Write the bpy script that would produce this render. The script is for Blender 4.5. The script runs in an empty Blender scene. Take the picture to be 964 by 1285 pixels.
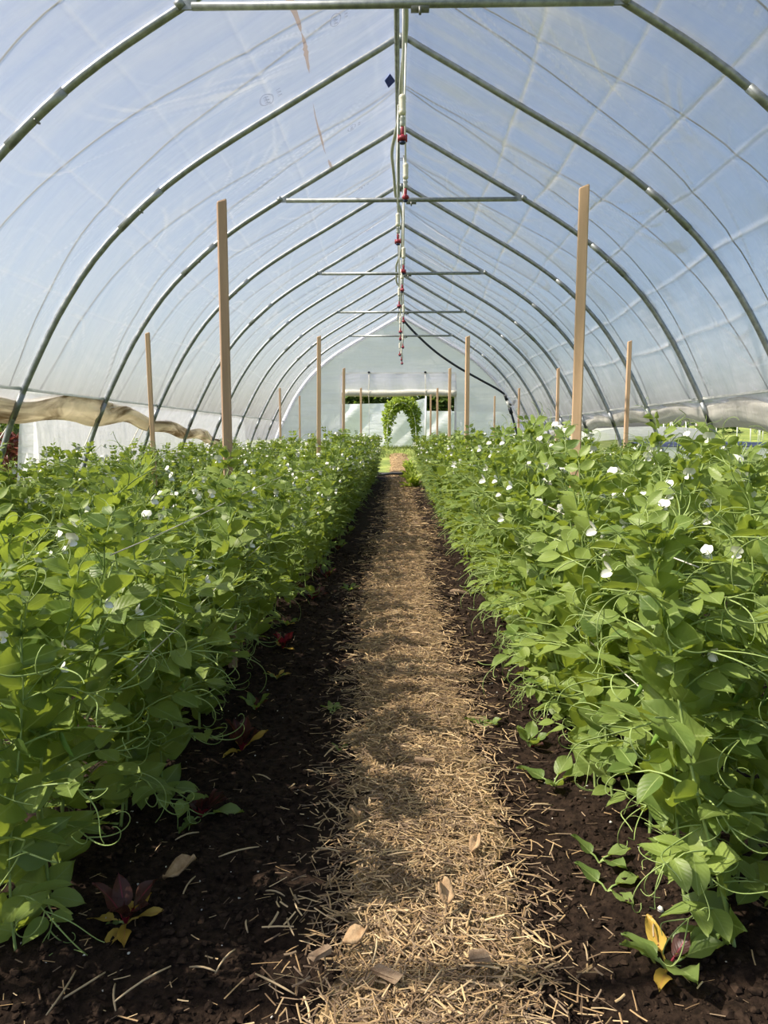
import bpy, math, random
import numpy as np
from mathutils import Matrix, Vector

random.seed(7)
rng = np.random.default_rng(11)
SC = bpy.context.scene
COL = SC.collection
PI = math.pi

# ------------------------------------------------------------------ camera
cam_d = bpy.data.cameras.new('camera')
cam = bpy.data.objects.new('camera', cam_d)
COL.objects.link(cam)
PITCH, YAW = 5.652, 1.2406
cam.location = (0, 0, 1.0)
cam.rotation_euler = (math.radians(90 - PITCH), 0, math.radians(YAW))
cam_d.sensor_fit = 'VERTICAL'
cam_d.sensor_height = 36.0
cam_d.lens = 36.0 * 965.0 / 1285.0
cam_d.clip_start, cam_d.clip_end = 0.05, 500
SC.camera = cam

# ------------------------------------------------------------------ sky and sun
SUN_EL, SUN_AZ = math.radians(49), math.radians(-98)      # azimuth measured from +Y towards +X
world = bpy.data.worlds.new('world')
SC.world = world
world.use_nodes = True
wn = world.node_tree.nodes
sky = wn.new('ShaderNodeTexSky')
sky.sky_type = 'NISHITA'
sky.sun_disc = False
sky.sun_elevation = SUN_EL
sky.sun_rotation = SUN_AZ
sky.air_density, sky.dust_density, sky.ozone_density = 1.0, 3.0, 1.0
wn['Background'].inputs['Strength'].default_value = 0.122
world.node_tree.links.new(sky.outputs[0], wn['Background'].inputs[0])
sun_d = bpy.data.lights.new('sun', 'SUN')
sun_d.energy = 7.0
sun_d.angle = math.radians(0.6)
sun_d.color = (1.0, 0.91, 0.75)
sun = bpy.data.objects.new('sun', sun_d)
COL.objects.link(sun)
sdir = Vector((math.sin(SUN_AZ) * math.cos(SUN_EL), math.cos(SUN_AZ) * math.cos(SUN_EL), math.sin(SUN_EL)))
sun.rotation_euler = sdir.to_track_quat('Z', 'Y').to_euler()
sun.location = sdir * 30

SC.view_settings.view_transform = 'Standard'
SC.view_settings.look = 'None'
SC.view_settings.gamma = 1.0
SC.view_settings.use_curve_mapping = False
SC.view_settings.exposure = 0.58
SC.cycles.transparent_max_bounces = 16
SC.cycles.max_bounces = 8
SC.cycles.transmission_bounces = 6
SC.cycles.diffuse_bounces = 4

# ------------------------------------------------------------------ materials
def mat(name):
    m = bpy.data.materials.new(name)
    m.use_nodes = True
    m.node_tree.nodes.clear()
    return m, m.node_tree.nodes, m.node_tree.links

def node(n, typ, **kw):
    x = n.new(typ)
    for k, v in kw.items():
        if k in x.inputs.keys():
            x.inputs[k].default_value = v
        else:
            setattr(x, k, v)
    return x

def ramp(n, stops):
    r = n.new('ShaderNodeValToRGB')
    e = r.color_ramp.elements
    while len(e) < len(stops):
        e.new(0.5)
    for el, (p, c) in zip(e, stops):
        el.position = p
        el.color = (*c, 1)
    return r

def noise_mat(name, c0, c1, scale=8, rough=0.8, bump=0.0, metal=0.0, detail=4, stretch=None, spec=0.3, lo=0.35, hi=0.65, dist=0.01):
    m, n, l = mat(name)
    out = n.new('ShaderNodeOutputMaterial')
    b = node(n, 'ShaderNodeBsdfPrincipled', Roughness=rough, Metallic=metal)
    b.inputs['Specular IOR Level'].default_value = spec
    tc = n.new('ShaderNodeTexCoord')
    vec = tc.outputs['Object']
    if stretch:
        mp = n.new('ShaderNodeMapping'); mp.inputs['Scale'].default_value = stretch
        l.new(vec, mp.inputs['Vector']); vec = mp.outputs[0]
    nz = node(n, 'ShaderNodeTexNoise', Scale=scale, Detail=detail, Roughness=0.6)
    l.new(vec, nz.inputs['Vector'])
    r = ramp(n, [(lo, c0), (hi, c1)])
    l.new(nz.outputs['Fac'], r.inputs[0]); l.new(r.outputs[0], b.inputs['Base Color'])
    if bump:
        bp = node(n, 'ShaderNodeBump', Strength=bump, Distance=dist)
        l.new(nz.outputs['Fac'], bp.inputs['Height']); l.new(bp.outputs[0], b.inputs['Normal'])
    l.new(b.outputs[0], out.inputs[0])
    return m

def film_mat(name, tint, milk, milk_col, wrinkle=1.0, dirt=None, gloss=0.05, refl=0.0, crease=0.4):
    """thin plastic film: clear share + milky share that scatters light through it + a little gloss;
    the film is whiter where it is creased (vertex attribute Col) and by faint crumples; shading of the folds is put into the milky share"""
    m, n, l = mat(name)
    out = n.new('ShaderNodeOutputMaterial')
    uv = n.new('ShaderNodeUVMap'); uv.uv_map = 'UVMap'
    def nz(sx, sy, detail, dist=0.0):
        mp = n.new('ShaderNodeMapping'); mp.inputs['Scale'].default_value = (sx, sy, 1)
        l.new(uv.outputs[0], mp.inputs['Vector'])
        x = node(n, 'ShaderNodeTexNoise', Scale=1.0, Detail=detail, Roughness=0.55, Distortion=dist)
        l.new(mp.outputs[0], x.inputs['Vector'])
        return x.outputs['Fac']
    def m2(op, a, b):
        x = node(n, 'ShaderNodeMath', operation=op)
        for i, v in enumerate((a, b)):
            if isinstance(v, (int, float)): x.inputs[i].default_value = v
            else: l.new(v, x.inputs[i])
        return x.outputs[0]
    a = nz(0.7, 6.0, 3, 0.4)          # folds running down the slope
    b = nz(4.0, 2.2, 2, 0.5)          # small crumples
    c = nz(9.0, 0.35, 2, 0.3)         # folds running along the tunnel
    h = m2('ADD', m2('MULTIPLY', a, 1.0), m2('ADD', m2('MULTIPLY', b, 0.45), m2('MULTIPLY', c, 0.3)))
    bp = node(n, 'ShaderNodeBump', Strength=0.5 * wrinkle, Distance=0.04)
    l.new(h, bp.inputs['Height'])
    at = n.new('ShaderNodeVertexColor'); at.layer_name = 'Col'
    sp = n.new('ShaderNodeSeparateColor'); l.new(at.outputs[0], sp.inputs[0])
    mf = m2('ADD', milk, m2('MULTIPLY', m2('SUBTRACT', a, 0.5), 0.42 * wrinkle))  # light and dark bands of the folds painted as milkiness
    mf = m2('ADD', mf, m2('MULTIPLY', m2('SUBTRACT', b, 0.5), 0.10 * wrinkle))
    if crease:
        mf = m2('ADD', mf, m2('MULTIPLY', sp.outputs[0], crease))
    mf = m2('MINIMUM', m2('MAXIMUM', mf, 0.02), 1.0)
    tr = node(n, 'ShaderNodeBsdfTransparent', Color=(*tint, 1))
    tl = node(n, 'ShaderNodeBsdfTranslucent', Color=(*milk_col, 1))
    df = node(n, 'ShaderNodeBsdfDiffuse', Color=(*milk_col, 1))
    gl = node(n, 'ShaderNodeBsdfGlossy', Roughness=0.28, Color=(1, 1, 1, 1))
    for s in (tl, df, gl):
        l.new(bp.outputs[0], s.inputs['Normal'])
    md = node(n, 'ShaderNodeMixShader', Fac=0.35 + refl)
    l.new(tl.outputs[0], md.inputs[1]); l.new(df.outputs[0], md.inputs[2])
    mx = n.new('ShaderNodeMixShader')
    l.new(mf, mx.inputs[0]); l.new(tr.outputs[0], mx.inputs[1]); l.new(md.outputs[0], mx.inputs[2])
    mg = node(n, 'ShaderNodeMixShader', Fac=gloss)
    l.new(mx.outputs[0], mg.inputs[1]); l.new(gl.outputs[0], mg.inputs[2])
    last = mg.outputs[0]
    if dirt:
        col, thresh = dirt
        d = nz(2.2, 0.8, 5, 0.8)
        dr = ramp(n, [(thresh, (0, 0, 0)), (thresh + 0.16, (1, 1, 1))])
        l.new(d, dr.inputs[0])
        dd = node(n, 'ShaderNodeBsdfDiffuse', Color=(*col, 1))
        dt = node(n, 'ShaderNodeBsdfTranslucent', Color=(*col, 1))
        dm = node(n, 'ShaderNodeMixShader', Fac=0.5)
        l.new(dd.outputs[0], dm.inputs[1]); l.new(dt.outputs[0], dm.inputs[2])
        mm = n.new('ShaderNodeMixShader')
        l.new(dr.outputs[0], mm.inputs[0]); l.new(last, mm.inputs[1]); l.new(dm.outputs[0], mm.inputs[2])
        last = mm.outputs[0]
    l.new(last, out.inputs[0])
    return m

def leaf_mat(name, c0, c1, tcol, mid=(0.32, 0.42, 0.14), trans=0.42, rough=0.42):
    m, n, l = mat(name)
    out = n.new('ShaderNodeOutputMaterial')
    oi = n.new('ShaderNodeObjectInfo')
    geo = n.new('ShaderNodeNewGeometry')
    nz = node(n, 'ShaderNodeTexNoise', Scale=9.0, Detail=3.0)
    l.new(geo.outputs['Position'], nz.inputs['Vector'])
    ad = node(n, 'ShaderNodeMath', operation='MULTIPLY_ADD')
    l.new(oi.outputs['Random'], ad.inputs[0]); ad.inputs[1].default_value = 0.45
    l.new(nz.outputs['Fac'], ad.inputs[2])
    r = ramp(n, [(0.40, c0), (0.95, c1)])
    l.new(ad.outputs[0], r.inputs[0])
    uv = n.new('ShaderNodeUVMap'); uv.uv_map = 'UVMap'
    sx = n.new('ShaderNodeSeparateXYZ'); l.new(uv.outputs[0], sx.inputs[0])
    ab = node(n, 'ShaderNodeMath', operation='ABSOLUTE'); l.new(sx.outputs[0], ab.inputs[0])
    ls = node(n, 'ShaderNodeMath', operation='LESS_THAN'); l.new(ab.outputs[0], ls.inputs[0]); ls.inputs[1].default_value = 0.05
    # side veins slanting off the midrib
    vv = node(n, 'ShaderNodeMath', operation='MULTIPLY_ADD'); l.new(ab.outputs[0], vv.inputs[0]); vv.inputs[1].default_value = -0.35
    l.new(sx.outputs[1], vv.inputs[2])
    vs = node(n, 'ShaderNodeMath', operation='MULTIPLY'); l.new(vv.outputs[0], vs.inputs[0]); vs.inputs[1].default_value = 44.0
    sn = node(n, 'ShaderNodeMath', operation='SINE'); l.new(vs.outputs[0], sn.inputs[0])
    bp = node(n, 'ShaderNodeBump', Strength=0.10, Distance=0.002); l.new(sn.outputs[0], bp.inputs['Height'])
    mx = node(n, 'ShaderNodeMix', data_type='RGBA'); l.new(ls.outputs[0], mx.inputs[0])
    l.new(r.outputs[0], mx.inputs[6]); mx.inputs[7].default_value = (*mid, 1)
    b = node(n, 'ShaderNodeBsdfPrincipled', Roughness=rough)
    b.inputs['Specular IOR Level'].default_value = 0.35
    l.new(mx.outputs[2], b.inputs['Base Color']); l.new(bp.outputs[0], b.inputs['Normal'])
    t = node(n, 'ShaderNodeBsdfTranslucent', Color=(*tcol, 1))
    mm = node(n, 'ShaderNodeMixShader', Fac=trans)
    l.new(b.outputs[0], mm.inputs[1]); l.new(t.outputs[0], mm.inputs[2]); l.new(mm.outputs[0], out.inputs[0])
    return m

def color_attr_mat(name, rough=0.75, bump=0.0):
    m, n, l = mat(name)
    out = n.new('ShaderNodeOutputMaterial')
    at = n.new('ShaderNodeVertexColor'); at.layer_name = 'Col'
    b = node(n, 'ShaderNodeBsdfPrincipled', Roughness=rough)
    b.inputs['Specular IOR Level'].default_value = 0.25
    l.new(at.outputs[0], b.inputs['Base Color']); l.new(b.outputs[0], out.inputs[0])
    return m

def wood_mat(name, c0, c1):
    return noise_mat(name, c0, c1, scale=3.0, rough=0.75, bump=0.25, stretch=(14, 14, 0.7), detail=6, lo=0.3, hi=0.7, dist=0.003)

M = {}
M['film'] = film_mat('film', (0.97, 0.955, 0.99), 0.34, (0.86, 0.88, 0.98), crease=0.42, refl=0.45)
M['film_end'] = film_mat('film_end', (0.92, 0.95, 1.0), 0.90, (0.91, 0.91, 1.0), wrinkle=1.0, crease=0)
M['curtain_tan'] = film_mat('curtain_tan', (0.8, 0.75, 0.65), 0.9, (0.84, 0.79, 0.66), wrinkle=1.2, dirt=((0.19, 0.145, 0.088), 0.43), refl=0.1, crease=0)
M['curtain_pale'] = film_mat('curtain_pale', (0.85, 0.82, 0.75), 0.9, (0.84, 0.82, 0.76), wrinkle=1.2, dirt=((0.46, 0.40, 0.30), 0.56), refl=0.1, crease=0)
M['white_sheet'] = film_mat('white_sheet', (0.9, 0.9, 0.95), 1.0, (0.90, 0.92, 0.99), wrinkle=1.3, gloss=0.08, refl=0.25, crease=0)
M['white_cover'] = film_mat('white_cover', (0.95, 0.95, 0.97), 0.86, (0.62, 0.63, 0.66), wrinkle=1.6, gloss=0.06, crease=0)
M['stain'] = film_mat('stain', (0.50, 0.44, 0.40), 0.5, (0.34, 0.28, 0.24), crease=0)
M['print'] = film_mat('print', (0.50, 0.54, 0.62), 0.30, (0.4, 0.43, 0.50), crease=0)
M['steel'] = noise_mat('steel', (0.22, 0.245, 0.25), (0.36, 0.39, 0.395), scale=20, rough=0.42, metal=0.65, spec=0.5)
M['steel_dark'] = noise_mat('steel_dark', (0.14, 0.15, 0.15), (0.24, 0.25, 0.25), scale=30, rough=0.5, metal=0.6)
M['wood'] = wood_mat('wood', (0.56, 0.37, 0.22), (0.72, 0.51, 0.33))
M['wood_brown'] = wood_mat('wood_brown', (0.38, 0.25, 0.17), (0.54, 0.38, 0.27))
M['cord'] = noise_mat('cord', (0.10, 0.11, 0.12), (0.20, 0.21, 0.22), scale=40, rough=0.7)
M['rope_pale'] = noise_mat('rope_pale', (0.52, 0.50, 0.42), (0.70, 0.68, 0.60), scale=60, rough=0.8)
M['pvc'] = noise_mat('pvc', (0.62, 0.63, 0.60), (0.74, 0.75, 0.71), scale=30, rough=0.45)
M['hose_grey'] = noise_mat('hose_grey', (0.42, 0.45, 0.43), (0.52, 0.55, 0.52), scale=30, rough=0.5)
M['cream'] = noise_mat('cream', (0.68, 0.66, 0.55), (0.76, 0.74, 0.64), scale=30, rough=0.5)
M['red'] = noise_mat('red', (0.26, 0.025, 0.045), (0.36, 0.06, 0.08), scale=30, rough=0.4)
M['navy'] = noise_mat('navy', (0.02, 0.03, 0.08), (0.03, 0.05, 0.12), scale=30, rough=0.4)
M['black_hose'] = noise_mat('black_hose', (0.008, 0.012, 0.018), (0.02, 0.026, 0.034), scale=30, rough=0.45)
M['leaf'] = leaf_mat('leaf', (0.100, 0.172, 0.042), (0.285, 0.378, 0.092), (0.38, 0.48, 0.05), trans=0.36)
M['leaf_pale'] = leaf_mat('leaf_pale', (0.12, 0.20, 0.05), (0.23, 0.32, 0.09), (0.40, 0.50, 0.07))
M['stem'] = noise_mat('stem', (0.22, 0.32, 0.09), (0.34, 0.44, 0.15), scale=12, rough=0.5)
M['petal'] = noise_mat('petal', (0.76, 0.78, 0.66), (0.86, 0.87, 0.79), scale=30, rough=0.55)
M['pod'] = noise_mat('pod', (0.16, 0.30, 0.05), (0.28, 0.42, 0.09), scale=12, rough=0.42)
M['beet'] = leaf_mat('beet', (0.035, 0.018, 0.016), (0.10, 0.040, 0.030), (0.16, 0.05, 0.03), mid=(0.30, 0.03, 0.06), trans=0.3)
M['beet_red'] = leaf_mat('beet_red', (0.22, 0.012, 0.03), (0.36, 0.03, 0.06), (0.50, 0.04, 0.07), mid=(0.40, 0.03, 0.10), trans=0.35)
M['yellow_leaf'] = leaf_mat('yellow_leaf', (0.46, 0.30, 0.05), (0.62, 0.44, 0.09), (0.60, 0.42, 0.06), mid=(0.55, 0.25, 0.10), trans=0.35)
M['lettuce'] = leaf_mat('lettuce', (0.26, 0.36, 0.06), (0.40, 0.50, 0.10), (0.45, 0.55, 0.06))
M['soil'] = noise_mat('soil', (0.008, 0.005, 0.0035), (0.036, 0.023, 0.0155), scale=45, rough=0.95, bump=0.9, detail=8, spec=0.12, dist=0.012)
M['clod'] = noise_mat('clod', (0.008, 0.0052, 0.0036), (0.048, 0.031, 0.021), scale=70, rough=0.95, detail=4, spec=0.12)
M['mulch'] = noise_mat('mulch', (0.085, 0.056, 0.030), (0.36, 0.25, 0.118), scale=60, rough=0.9, bump=0.8, detail=8, stretch=(1.0, 0.6, 1))
M['straw'] = color_attr_mat('straw', 0.6)
M['fleck'] = noise_mat('fleck', (0.55, 0.53, 0.46), (0.75, 0.73, 0.66), scale=20, rough=0.7)
M['dry_leaf'] = noise_mat('dry_leaf', (0.30, 0.19, 0.10), (0.50, 0.35, 0.20), scale=60, rough=0.85, bump=0.4)
M['chip'] = noise_mat('chip', (0.20, 0.13, 0.08), (0.36, 0.26, 0.17), scale=60, rough=0.85, bump=0.4)
M['grass'] = noise_mat('grass', (0.085, 0.130, 0.025), (0.26, 0.30, 0.07), scale=1.5, rough=0.9, bump=0.5, detail=9, dist=0.05)
M['hedge'] = leaf_mat('hedge', (0.035, 0.060, 0.018), (0.10, 0.15, 0.040), (0.16, 0.24, 0.03), trans=0.35)
M['vine'] = leaf_mat('vine', (0.075, 0.125, 0.020), (0.21, 0.29, 0.05), (0.34, 0.44, 0.04))
M['shrub_red'] = leaf_mat('shrub_red', (0.07, 0.02, 0.02), (0.16, 0.05, 0.04), (0.2, 0.05, 0.04), trans=0.25)
M['tarp'] = noise_mat('tarp', (0.010, 0.012, 0.025), (0.045, 0.05, 0.085), scale=5, rough=0.3, bump=0.6, dist=0.05)
M['white_wall'] = noise_mat('white_wall', (0.70, 0.71, 0.72), (0.82, 0.83, 0.84), scale=4, rough=0.6)
M['print_blue'] = noise_mat('print_blue', (0.03, 0.05, 0.26), (0.06, 0.09, 0.36), scale=60, rough=0.8)

# ------------------------------------------------------------------ mesh helpers
class MB:
    """collects vertices, faces, per-vertex uv / colour and per-face material slots; build() links ONE object"""
    def __init__(s):
        s.v, s.f, s.mi, s.uv, s.c, s.n = [], [], [], [], [], 0
    def add(s, V, F, slot=0, uv=None, col=None):
        V = np.asarray(V, float).reshape(-1, 3)
        s.v.append(V)
        o = s.n
        s.f += [tuple(int(i) + o for i in q) for q in F]
        s.mi += [slot] * len(F)
        s.uv.append(np.zeros((len(V), 2)) + 0.5 if uv is None else np.asarray(uv, float))
        s.c.append(np.zeros((len(V), 3)) + 0.5 if col is None else np.broadcast_to(np.asarray(col, float), (len(V), 3)))
        s.n += len(V)
    def merge(s, o, mtx=None):
        """appends another MB, transformed"""
        V = np.concatenate(o.v)
        if mtx is not None:
            A = np.array(mtx)
            V = V @ A[:3, :3].T + A[:3, 3]
        k = s.n
        s.v.append(V); s.f += [tuple(i + k for i in q) for q in o.f]; s.mi += o.mi
        s.uv.append(np.concatenate(o.uv)); s.c.append(np.concatenate(o.c)); s.n += len(V)
    def tube(s, P, r, sides=8, slot=0, cap=True, col=None):
        P = np.asarray(P, float)
        R = np.broadcast_to(np.asarray(r, float), (len(P),))
        T = np.gradient(P, axis=0)
        T /= np.linalg.norm(T, axis=1)[:, None] + 1e-12
        ref = np.array([0.0, 0.0, 1.0]) if abs(T[0][2]) < 0.9 else np.array([1.0, 0, 0])
        a = np.arange(sides) * 2 * PI / sides
        rings = []
        u = np.cross(T[0], ref); u /= np.linalg.norm(u)
        for i in range(len(P)):
            u = u - T[i] * (u @ T[i]); u /= np.linalg.norm(u) + 1e-12
            w = np.cross(T[i], u)
            rings.append(P[i] + R[i] * (np.cos(a)[:, None] * u + np.sin(a)[:, None] * w))
        F = []
        for i in range(len(P) - 1):
            for j in range(sides):
                k = (j + 1) % sides
                F.append((i * sides + j, i * sides + k, (i + 1) * sides + k, (i + 1) * sides + j))
        if cap:
            F.append(tuple(range(sides - 1, -1, -1)))
            F.append(tuple((len(P) - 1) * sides + j for j in range(sides)))
        s.add(np.concatenate(rings), F, slot, col=col)
    def box(s, c, d, slot=0, rot=None, col=None):
        x, y, z = (q / 2 for q in d)
        V = np.array([(-x, -y, -z), (x, -y, -z), (x, y, -z), (-x, y, -z), (-x, -y, z), (x, -y, z), (x, y, z), (-x, y, z)])
        if rot is not None:
            V = V @ np.array(rot).T
        s.add(V + np.asarray(c), [(0, 3, 2, 1), (4, 5, 6, 7), (0, 1, 5, 4), (1, 2, 6, 5), (2, 3, 7, 6), (3, 0, 4, 7)], slot, col=col)
    def blade(s, L, W, mtx=None, fold=0.25, droop=0.15, wave=0.0, slot=0, asym=1.0, fine=True, stations=None):
        """a leaf blade: base at the origin, along +Y, facing +Z; uv.x runs -1..1 across, uv.y 0..1 along"""
        st = stations or ([(0, .10), (.10, .62), (.27, .95), (.45, 1.0), (.64, .86), (.82, .55), (.93, .28), (1, .02)] if fine else [(0, .1), (.3, .97), (.65, .85), (1, .03)])
        xs = (-1, -.5, 0, .5, 1) if fine else (-1, 0, 1)
        V, UV = [], []
        ph = s.n * 0.37
        for t, w in st:
            for x in xs:
                wx = x * w * W * (asym if x > 0 else 1.0)
                z = fold * abs(wx) - droop * L * t * t + wave * W * math.sin(6 * t + ph + 2.1 * x) * abs(x)
                V.append((wx, L * t * (1 + 0.06 * (1 - abs(x)) * (t > .9)), z)); UV.append((x, t))
        k = len(xs)
        F = [(i * k + j, i * k + j + 1, (i + 1) * k + j + 1, (i + 1) * k + j) for i in range(len(st) - 1) for j in range(k - 1)]
        V = np.array(V)
        if mtx is not None:
            A = np.array(mtx); V = V @ A[:3, :3].T + A[:3, 3]
        s.add(V, F, slot, uv=UV)
    def lathe(s, prof, n=10, slot=0, c=(0, 0, 0)):
        a = np.arange(n) * 2 * PI / n
        V = [(r * math.cos(t) + c[0], r * math.sin(t) + c[1], z + c[2]) for r, z in prof for t in a]
        F = [(i * n + j, i * n + (j + 1) % n, (i + 1) * n + (j + 1) % n, (i + 1) * n + j) for i in range(len(prof) - 1) for j in range(n)]
        F += [tuple(range(n - 1, -1, -1)), tuple((len(prof) - 1) * n + j for j in range(n))]
        s.add(V, F, slot)
    def mesh(s, name, mats, smooth=True):
        V = np.concatenate(s.v).astype(np.float32)
        return mesh_np(name, V, s.f, mats, s.mi, np.concatenate(s.uv), np.concatenate(s.c), smooth)
    def build(s, name, mats, parent=None, smooth=True):
        return link(name, s.mesh(name, mats, smooth), parent)

def mesh_np(name, V, F, mats, mi=None, uv=None, col=None, smooth=True):
    me = bpy.data.meshes.new(name)
    if isinstance(F, np.ndarray):
        idx = F.ravel().astype(np.int32); tot = np.full(len(F), F.shape[1], np.int32)
    else:
        idx = np.fromiter((i for q in F for i in q), np.int32); tot = np.array([len(q) for q in F], np.int32)
    start = np.concatenate([[0], np.cumsum(tot)[:-1]]).astype(np.int32)
    me.vertices.add(len(V)); me.loops.add(len(idx)); me.polygons.add(len(tot))
    me.vertices.foreach_set('co', np.ascontiguousarray(V, np.float32).ravel())
    me.loops.foreach_set('vertex_index', idx)
    me.polygons.foreach_set('loop_start', start)
    if mi is not None:
        me.polygons.foreach_set('material_index', np.asarray(mi, np.int32))
    me.polygons.foreach_set('use_smooth', np.full(len(tot), smooth))
    if uv is not None:
        u = me.uv_layers.new(name='UVMap')
        u.data.foreach_set('uv', np.asarray(uv, np.float32)[idx].ravel())
    if col is not None:
        a = me.color_attributes.new('Col', 'FLOAT_COLOR', 'POINT')
        a.data.foreach_set('color', np.concatenate([np.asarray(col, np.float32), np.ones((len(V), 1), np.float32)], 1).ravel())
    for m in (mats if isinstance(mats, (list, tuple)) else [mats]):
        me.materials.append(M[m])
    me.update(calc_edges=True)
    me.validate()
    return me

def link(name, me, parent=None, mtx=None):
    o = bpy.data.objects.new(name, me)
    COL.objects.link(o)
    if parent is not None:
        o.parent = parent
    if mtx is not None:
        o.matrix_local = mtx
    return o

def tag(o, label=None, cat=None, group=None, kind=None):
    for k, v in (('label', label), ('category', cat), ('group', group), ('kind', kind)):
        if v:
            o[k] = v
    return o

def thing(name, label, cat, loc=(0, 0, 0), rz=0, group=None, scale=1.0):
    o = link(name, None)
    o.empty_display_size = 0.05
    o.location = loc; o.rotation_euler = (0, 0, rz); o.scale = (scale,) * 3
    return tag(o, label, cat, group)

def frame(pos, fwd, up=(0, 0, 1)):
    """4x4: +Y along fwd, +Z as near up as it goes"""
    y = Vector(fwd).normalized()
    u = Vector(up)
    x = y.cross(u)
    if x.length < 1e-4:
        x = y.cross(Vector((1, 0, 0)))
    x.normalize()
    z = x.cross(y)
    m = Matrix.Identity(4)
    for i in range(3):
        m[i][0], m[i][1], m[i][2], m[i][3] = x[i], y[i], z[i], pos[i]
    return m

def vnoise(x, y, seed=0):
    """smooth value noise on arrays"""
    x = np.asarray(x, float); y = np.asarray(y, float)
    xi, yi = np.floor(x).astype(np.int64), np.floor(y).astype(np.int64)
    fx, fy = x - xi, y - yi
    fx, fy = fx * fx * (3 - 2 * fx), fy * fy * (3 - 2 * fy)
    def hsh(a, b):
        h = (a * 374761393 + b * 668265263 + seed * 1442695041) & 0x7fffffff
        h = ((h ^ (h >> 13)) * 1274126177) & 0x7fffffff
        return ((h ^ (h >> 16)) & 0xffff) / 65535.0
    return (hsh(xi, yi) * (1 - fx) + hsh(xi + 1, yi) * fx) * (1 - fy) + (hsh(xi, yi + 1) * (1 - fx) + hsh(xi + 1, yi + 1) * fx) * fy

def spline(pts, n):
    """Catmull-Rom through pts, n samples"""
    P = np.asarray(pts, float)
    P = np.concatenate([[2 * P[0] - P[1]], P, [2 * P[-1] - P[-2]]])
    t = np.linspace(0, len(P) - 3 - 1e-9, n)
    i = t.astype(int); f = (t - i)[:, None]
    a, b, c, d = P[i], P[i + 1], P[i + 2], P[i + 3]
    return 0.5 * (2 * b + (c - a) * f + (2 * a - 5 * b + 4 * c - d) * f ** 2 + (3 * b - a - 3 * c + d) * f ** 3)

NUM = ['first', 'second', 'third', 'fourth', 'fifth', 'sixth', 'seventh', 'eighth', 'ninth', 'tenth', 'eleventh', 'twelfth', 'thirteenth', 'fourteenth']

# ------------------------------------------------------------------ tunnel profile
HALF = [(0, 4.045), (0.06, 4.025), (0.16, 3.965), (0.45, 3.80), (0.9, 3.54), (1.3, 3.31), (1.7, 3.06), (2.05, 2.79), (2.42, 2.42), (2.72, 2.0), (2.95, 1.58), (3.13, 1.2), (3.28, 0.8), (3.38, 0.4), (3.45, 0.0)]
half_c = spline(HALF, 241)
full_c = np.concatenate([half_c[::-1] * [-1, 1], half_c[1:]])        # left foot -> ridge -> right foot
STEP = 1.75
HOOP_Y = [4.48 + STEP * (i - 1) for i in range(1, 11)]               # the ten hoops in view
BACK_Y = [4.48 - STEP * k for k in (1, 2, 3)]                        # three more, behind the camera's view
Y_END, Y_NEAR = HOOP_Y[-1], BACK_Y[-1]
HIP = 1.38
def prof_x(z):
    return float(np.interp(z, half_c[::-1, 1], half_c[::-1, 0]))
def prof_z(x):
    return float(np.interp(abs(x), half_c[:, 0], half_c[:, 1]))

# ------------------------------------------------------------------ ground
def out_z(x, y):
    """level of the land outside: a gentle rise beyond the far end and to the side"""
    r = np.clip((y - 20.5) / 10.0, 0, 1)
    r = r * r * (3 - 2 * r) * 0.52 * np.exp(-(x / 7.0) ** 4)
    side = np.clip((x - 8) / 10.0, 0, 1) * np.clip((y - 36.8) / 7.0, 0, 1) * 0.85
    hill = np.clip((x - 17) / 14.0, 0, 1) * np.clip((y - 40) / 10.0, 0, 1) * 1.3
    return r + side + hill

def axis(spans):
    out = []
    for a, b, d in spans:
        out.append(np.arange(a, b, d))
    return np.concatenate(out + [[spans[-1][1]]])

gx = axis([(-3.9, -1.1, 0.1), (-1.1, -0.12, 0.014), (-0.12, 0.12, 0.04), (0.12, 1.1, 0.014), (1.1, 3.9, 0.1)])
gy = axis([(Y_NEAR - 1.2, 1.0, 0.2), (1.0, 4.0, 0.014), (4.0, 8.0, 0.04), (8.0, 20.6, 0.15)])
GX, GY = np.meshgrid(gx, gy)
def soil_z(x, y):
    z = 0.020 * vnoise(x * 6, y * 6, 1) + 0.022 * vnoise(x * 17, y * 17, 2) + 0.014 * vnoise(x * 45, y * 45, 3)
    bed = np.exp(-((np.abs(x) - 0.72) / 0.28) ** 2) * 0.035
    return z - 0.03 + bed
GZ = soil_z(GX, GY)
ny, nx = GX.shape
ii = (np.arange(ny - 1)[:, None] * nx + np.arange(nx - 1)[None, :]).ravel()
gF = np.stack([ii, ii + 1, ii + nx + 1, ii + nx], 1)
tag(link('ground', mesh_np('ground', np.stack([GX, GY, GZ], 2).reshape(-1, 3), gF, 'soil')), kind='structure')

lx = axis([(-120, -30, 6), (-30, 30, 1.0), (30, 120, 6)])
ly = axis([(-30, 60, 1.5), (60, 200, 10)])
LX, LY = np.meshgrid(lx, ly)
LZ = out_z(LX, LY) - 0.02 + 0.05 * vnoise(LX * 0.6, LY * 0.6, 5) * (LY > 21)
LZ[(np.abs(LX) < 4.6) & (LY < 21)] = -0.15
ny, nx = LX.shape
ii = (np.arange(ny - 1)[:, None] * nx + np.arange(nx - 1)[None, :]).ravel()
tag(link('lawn_ground', mesh_np('lawn_ground', np.stack([LX, LY, LZ], 2).reshape(-1, 3), np.stack([ii, ii + 1, ii + nx + 1, ii + nx], 1), 'grass')), kind='structure')

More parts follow.
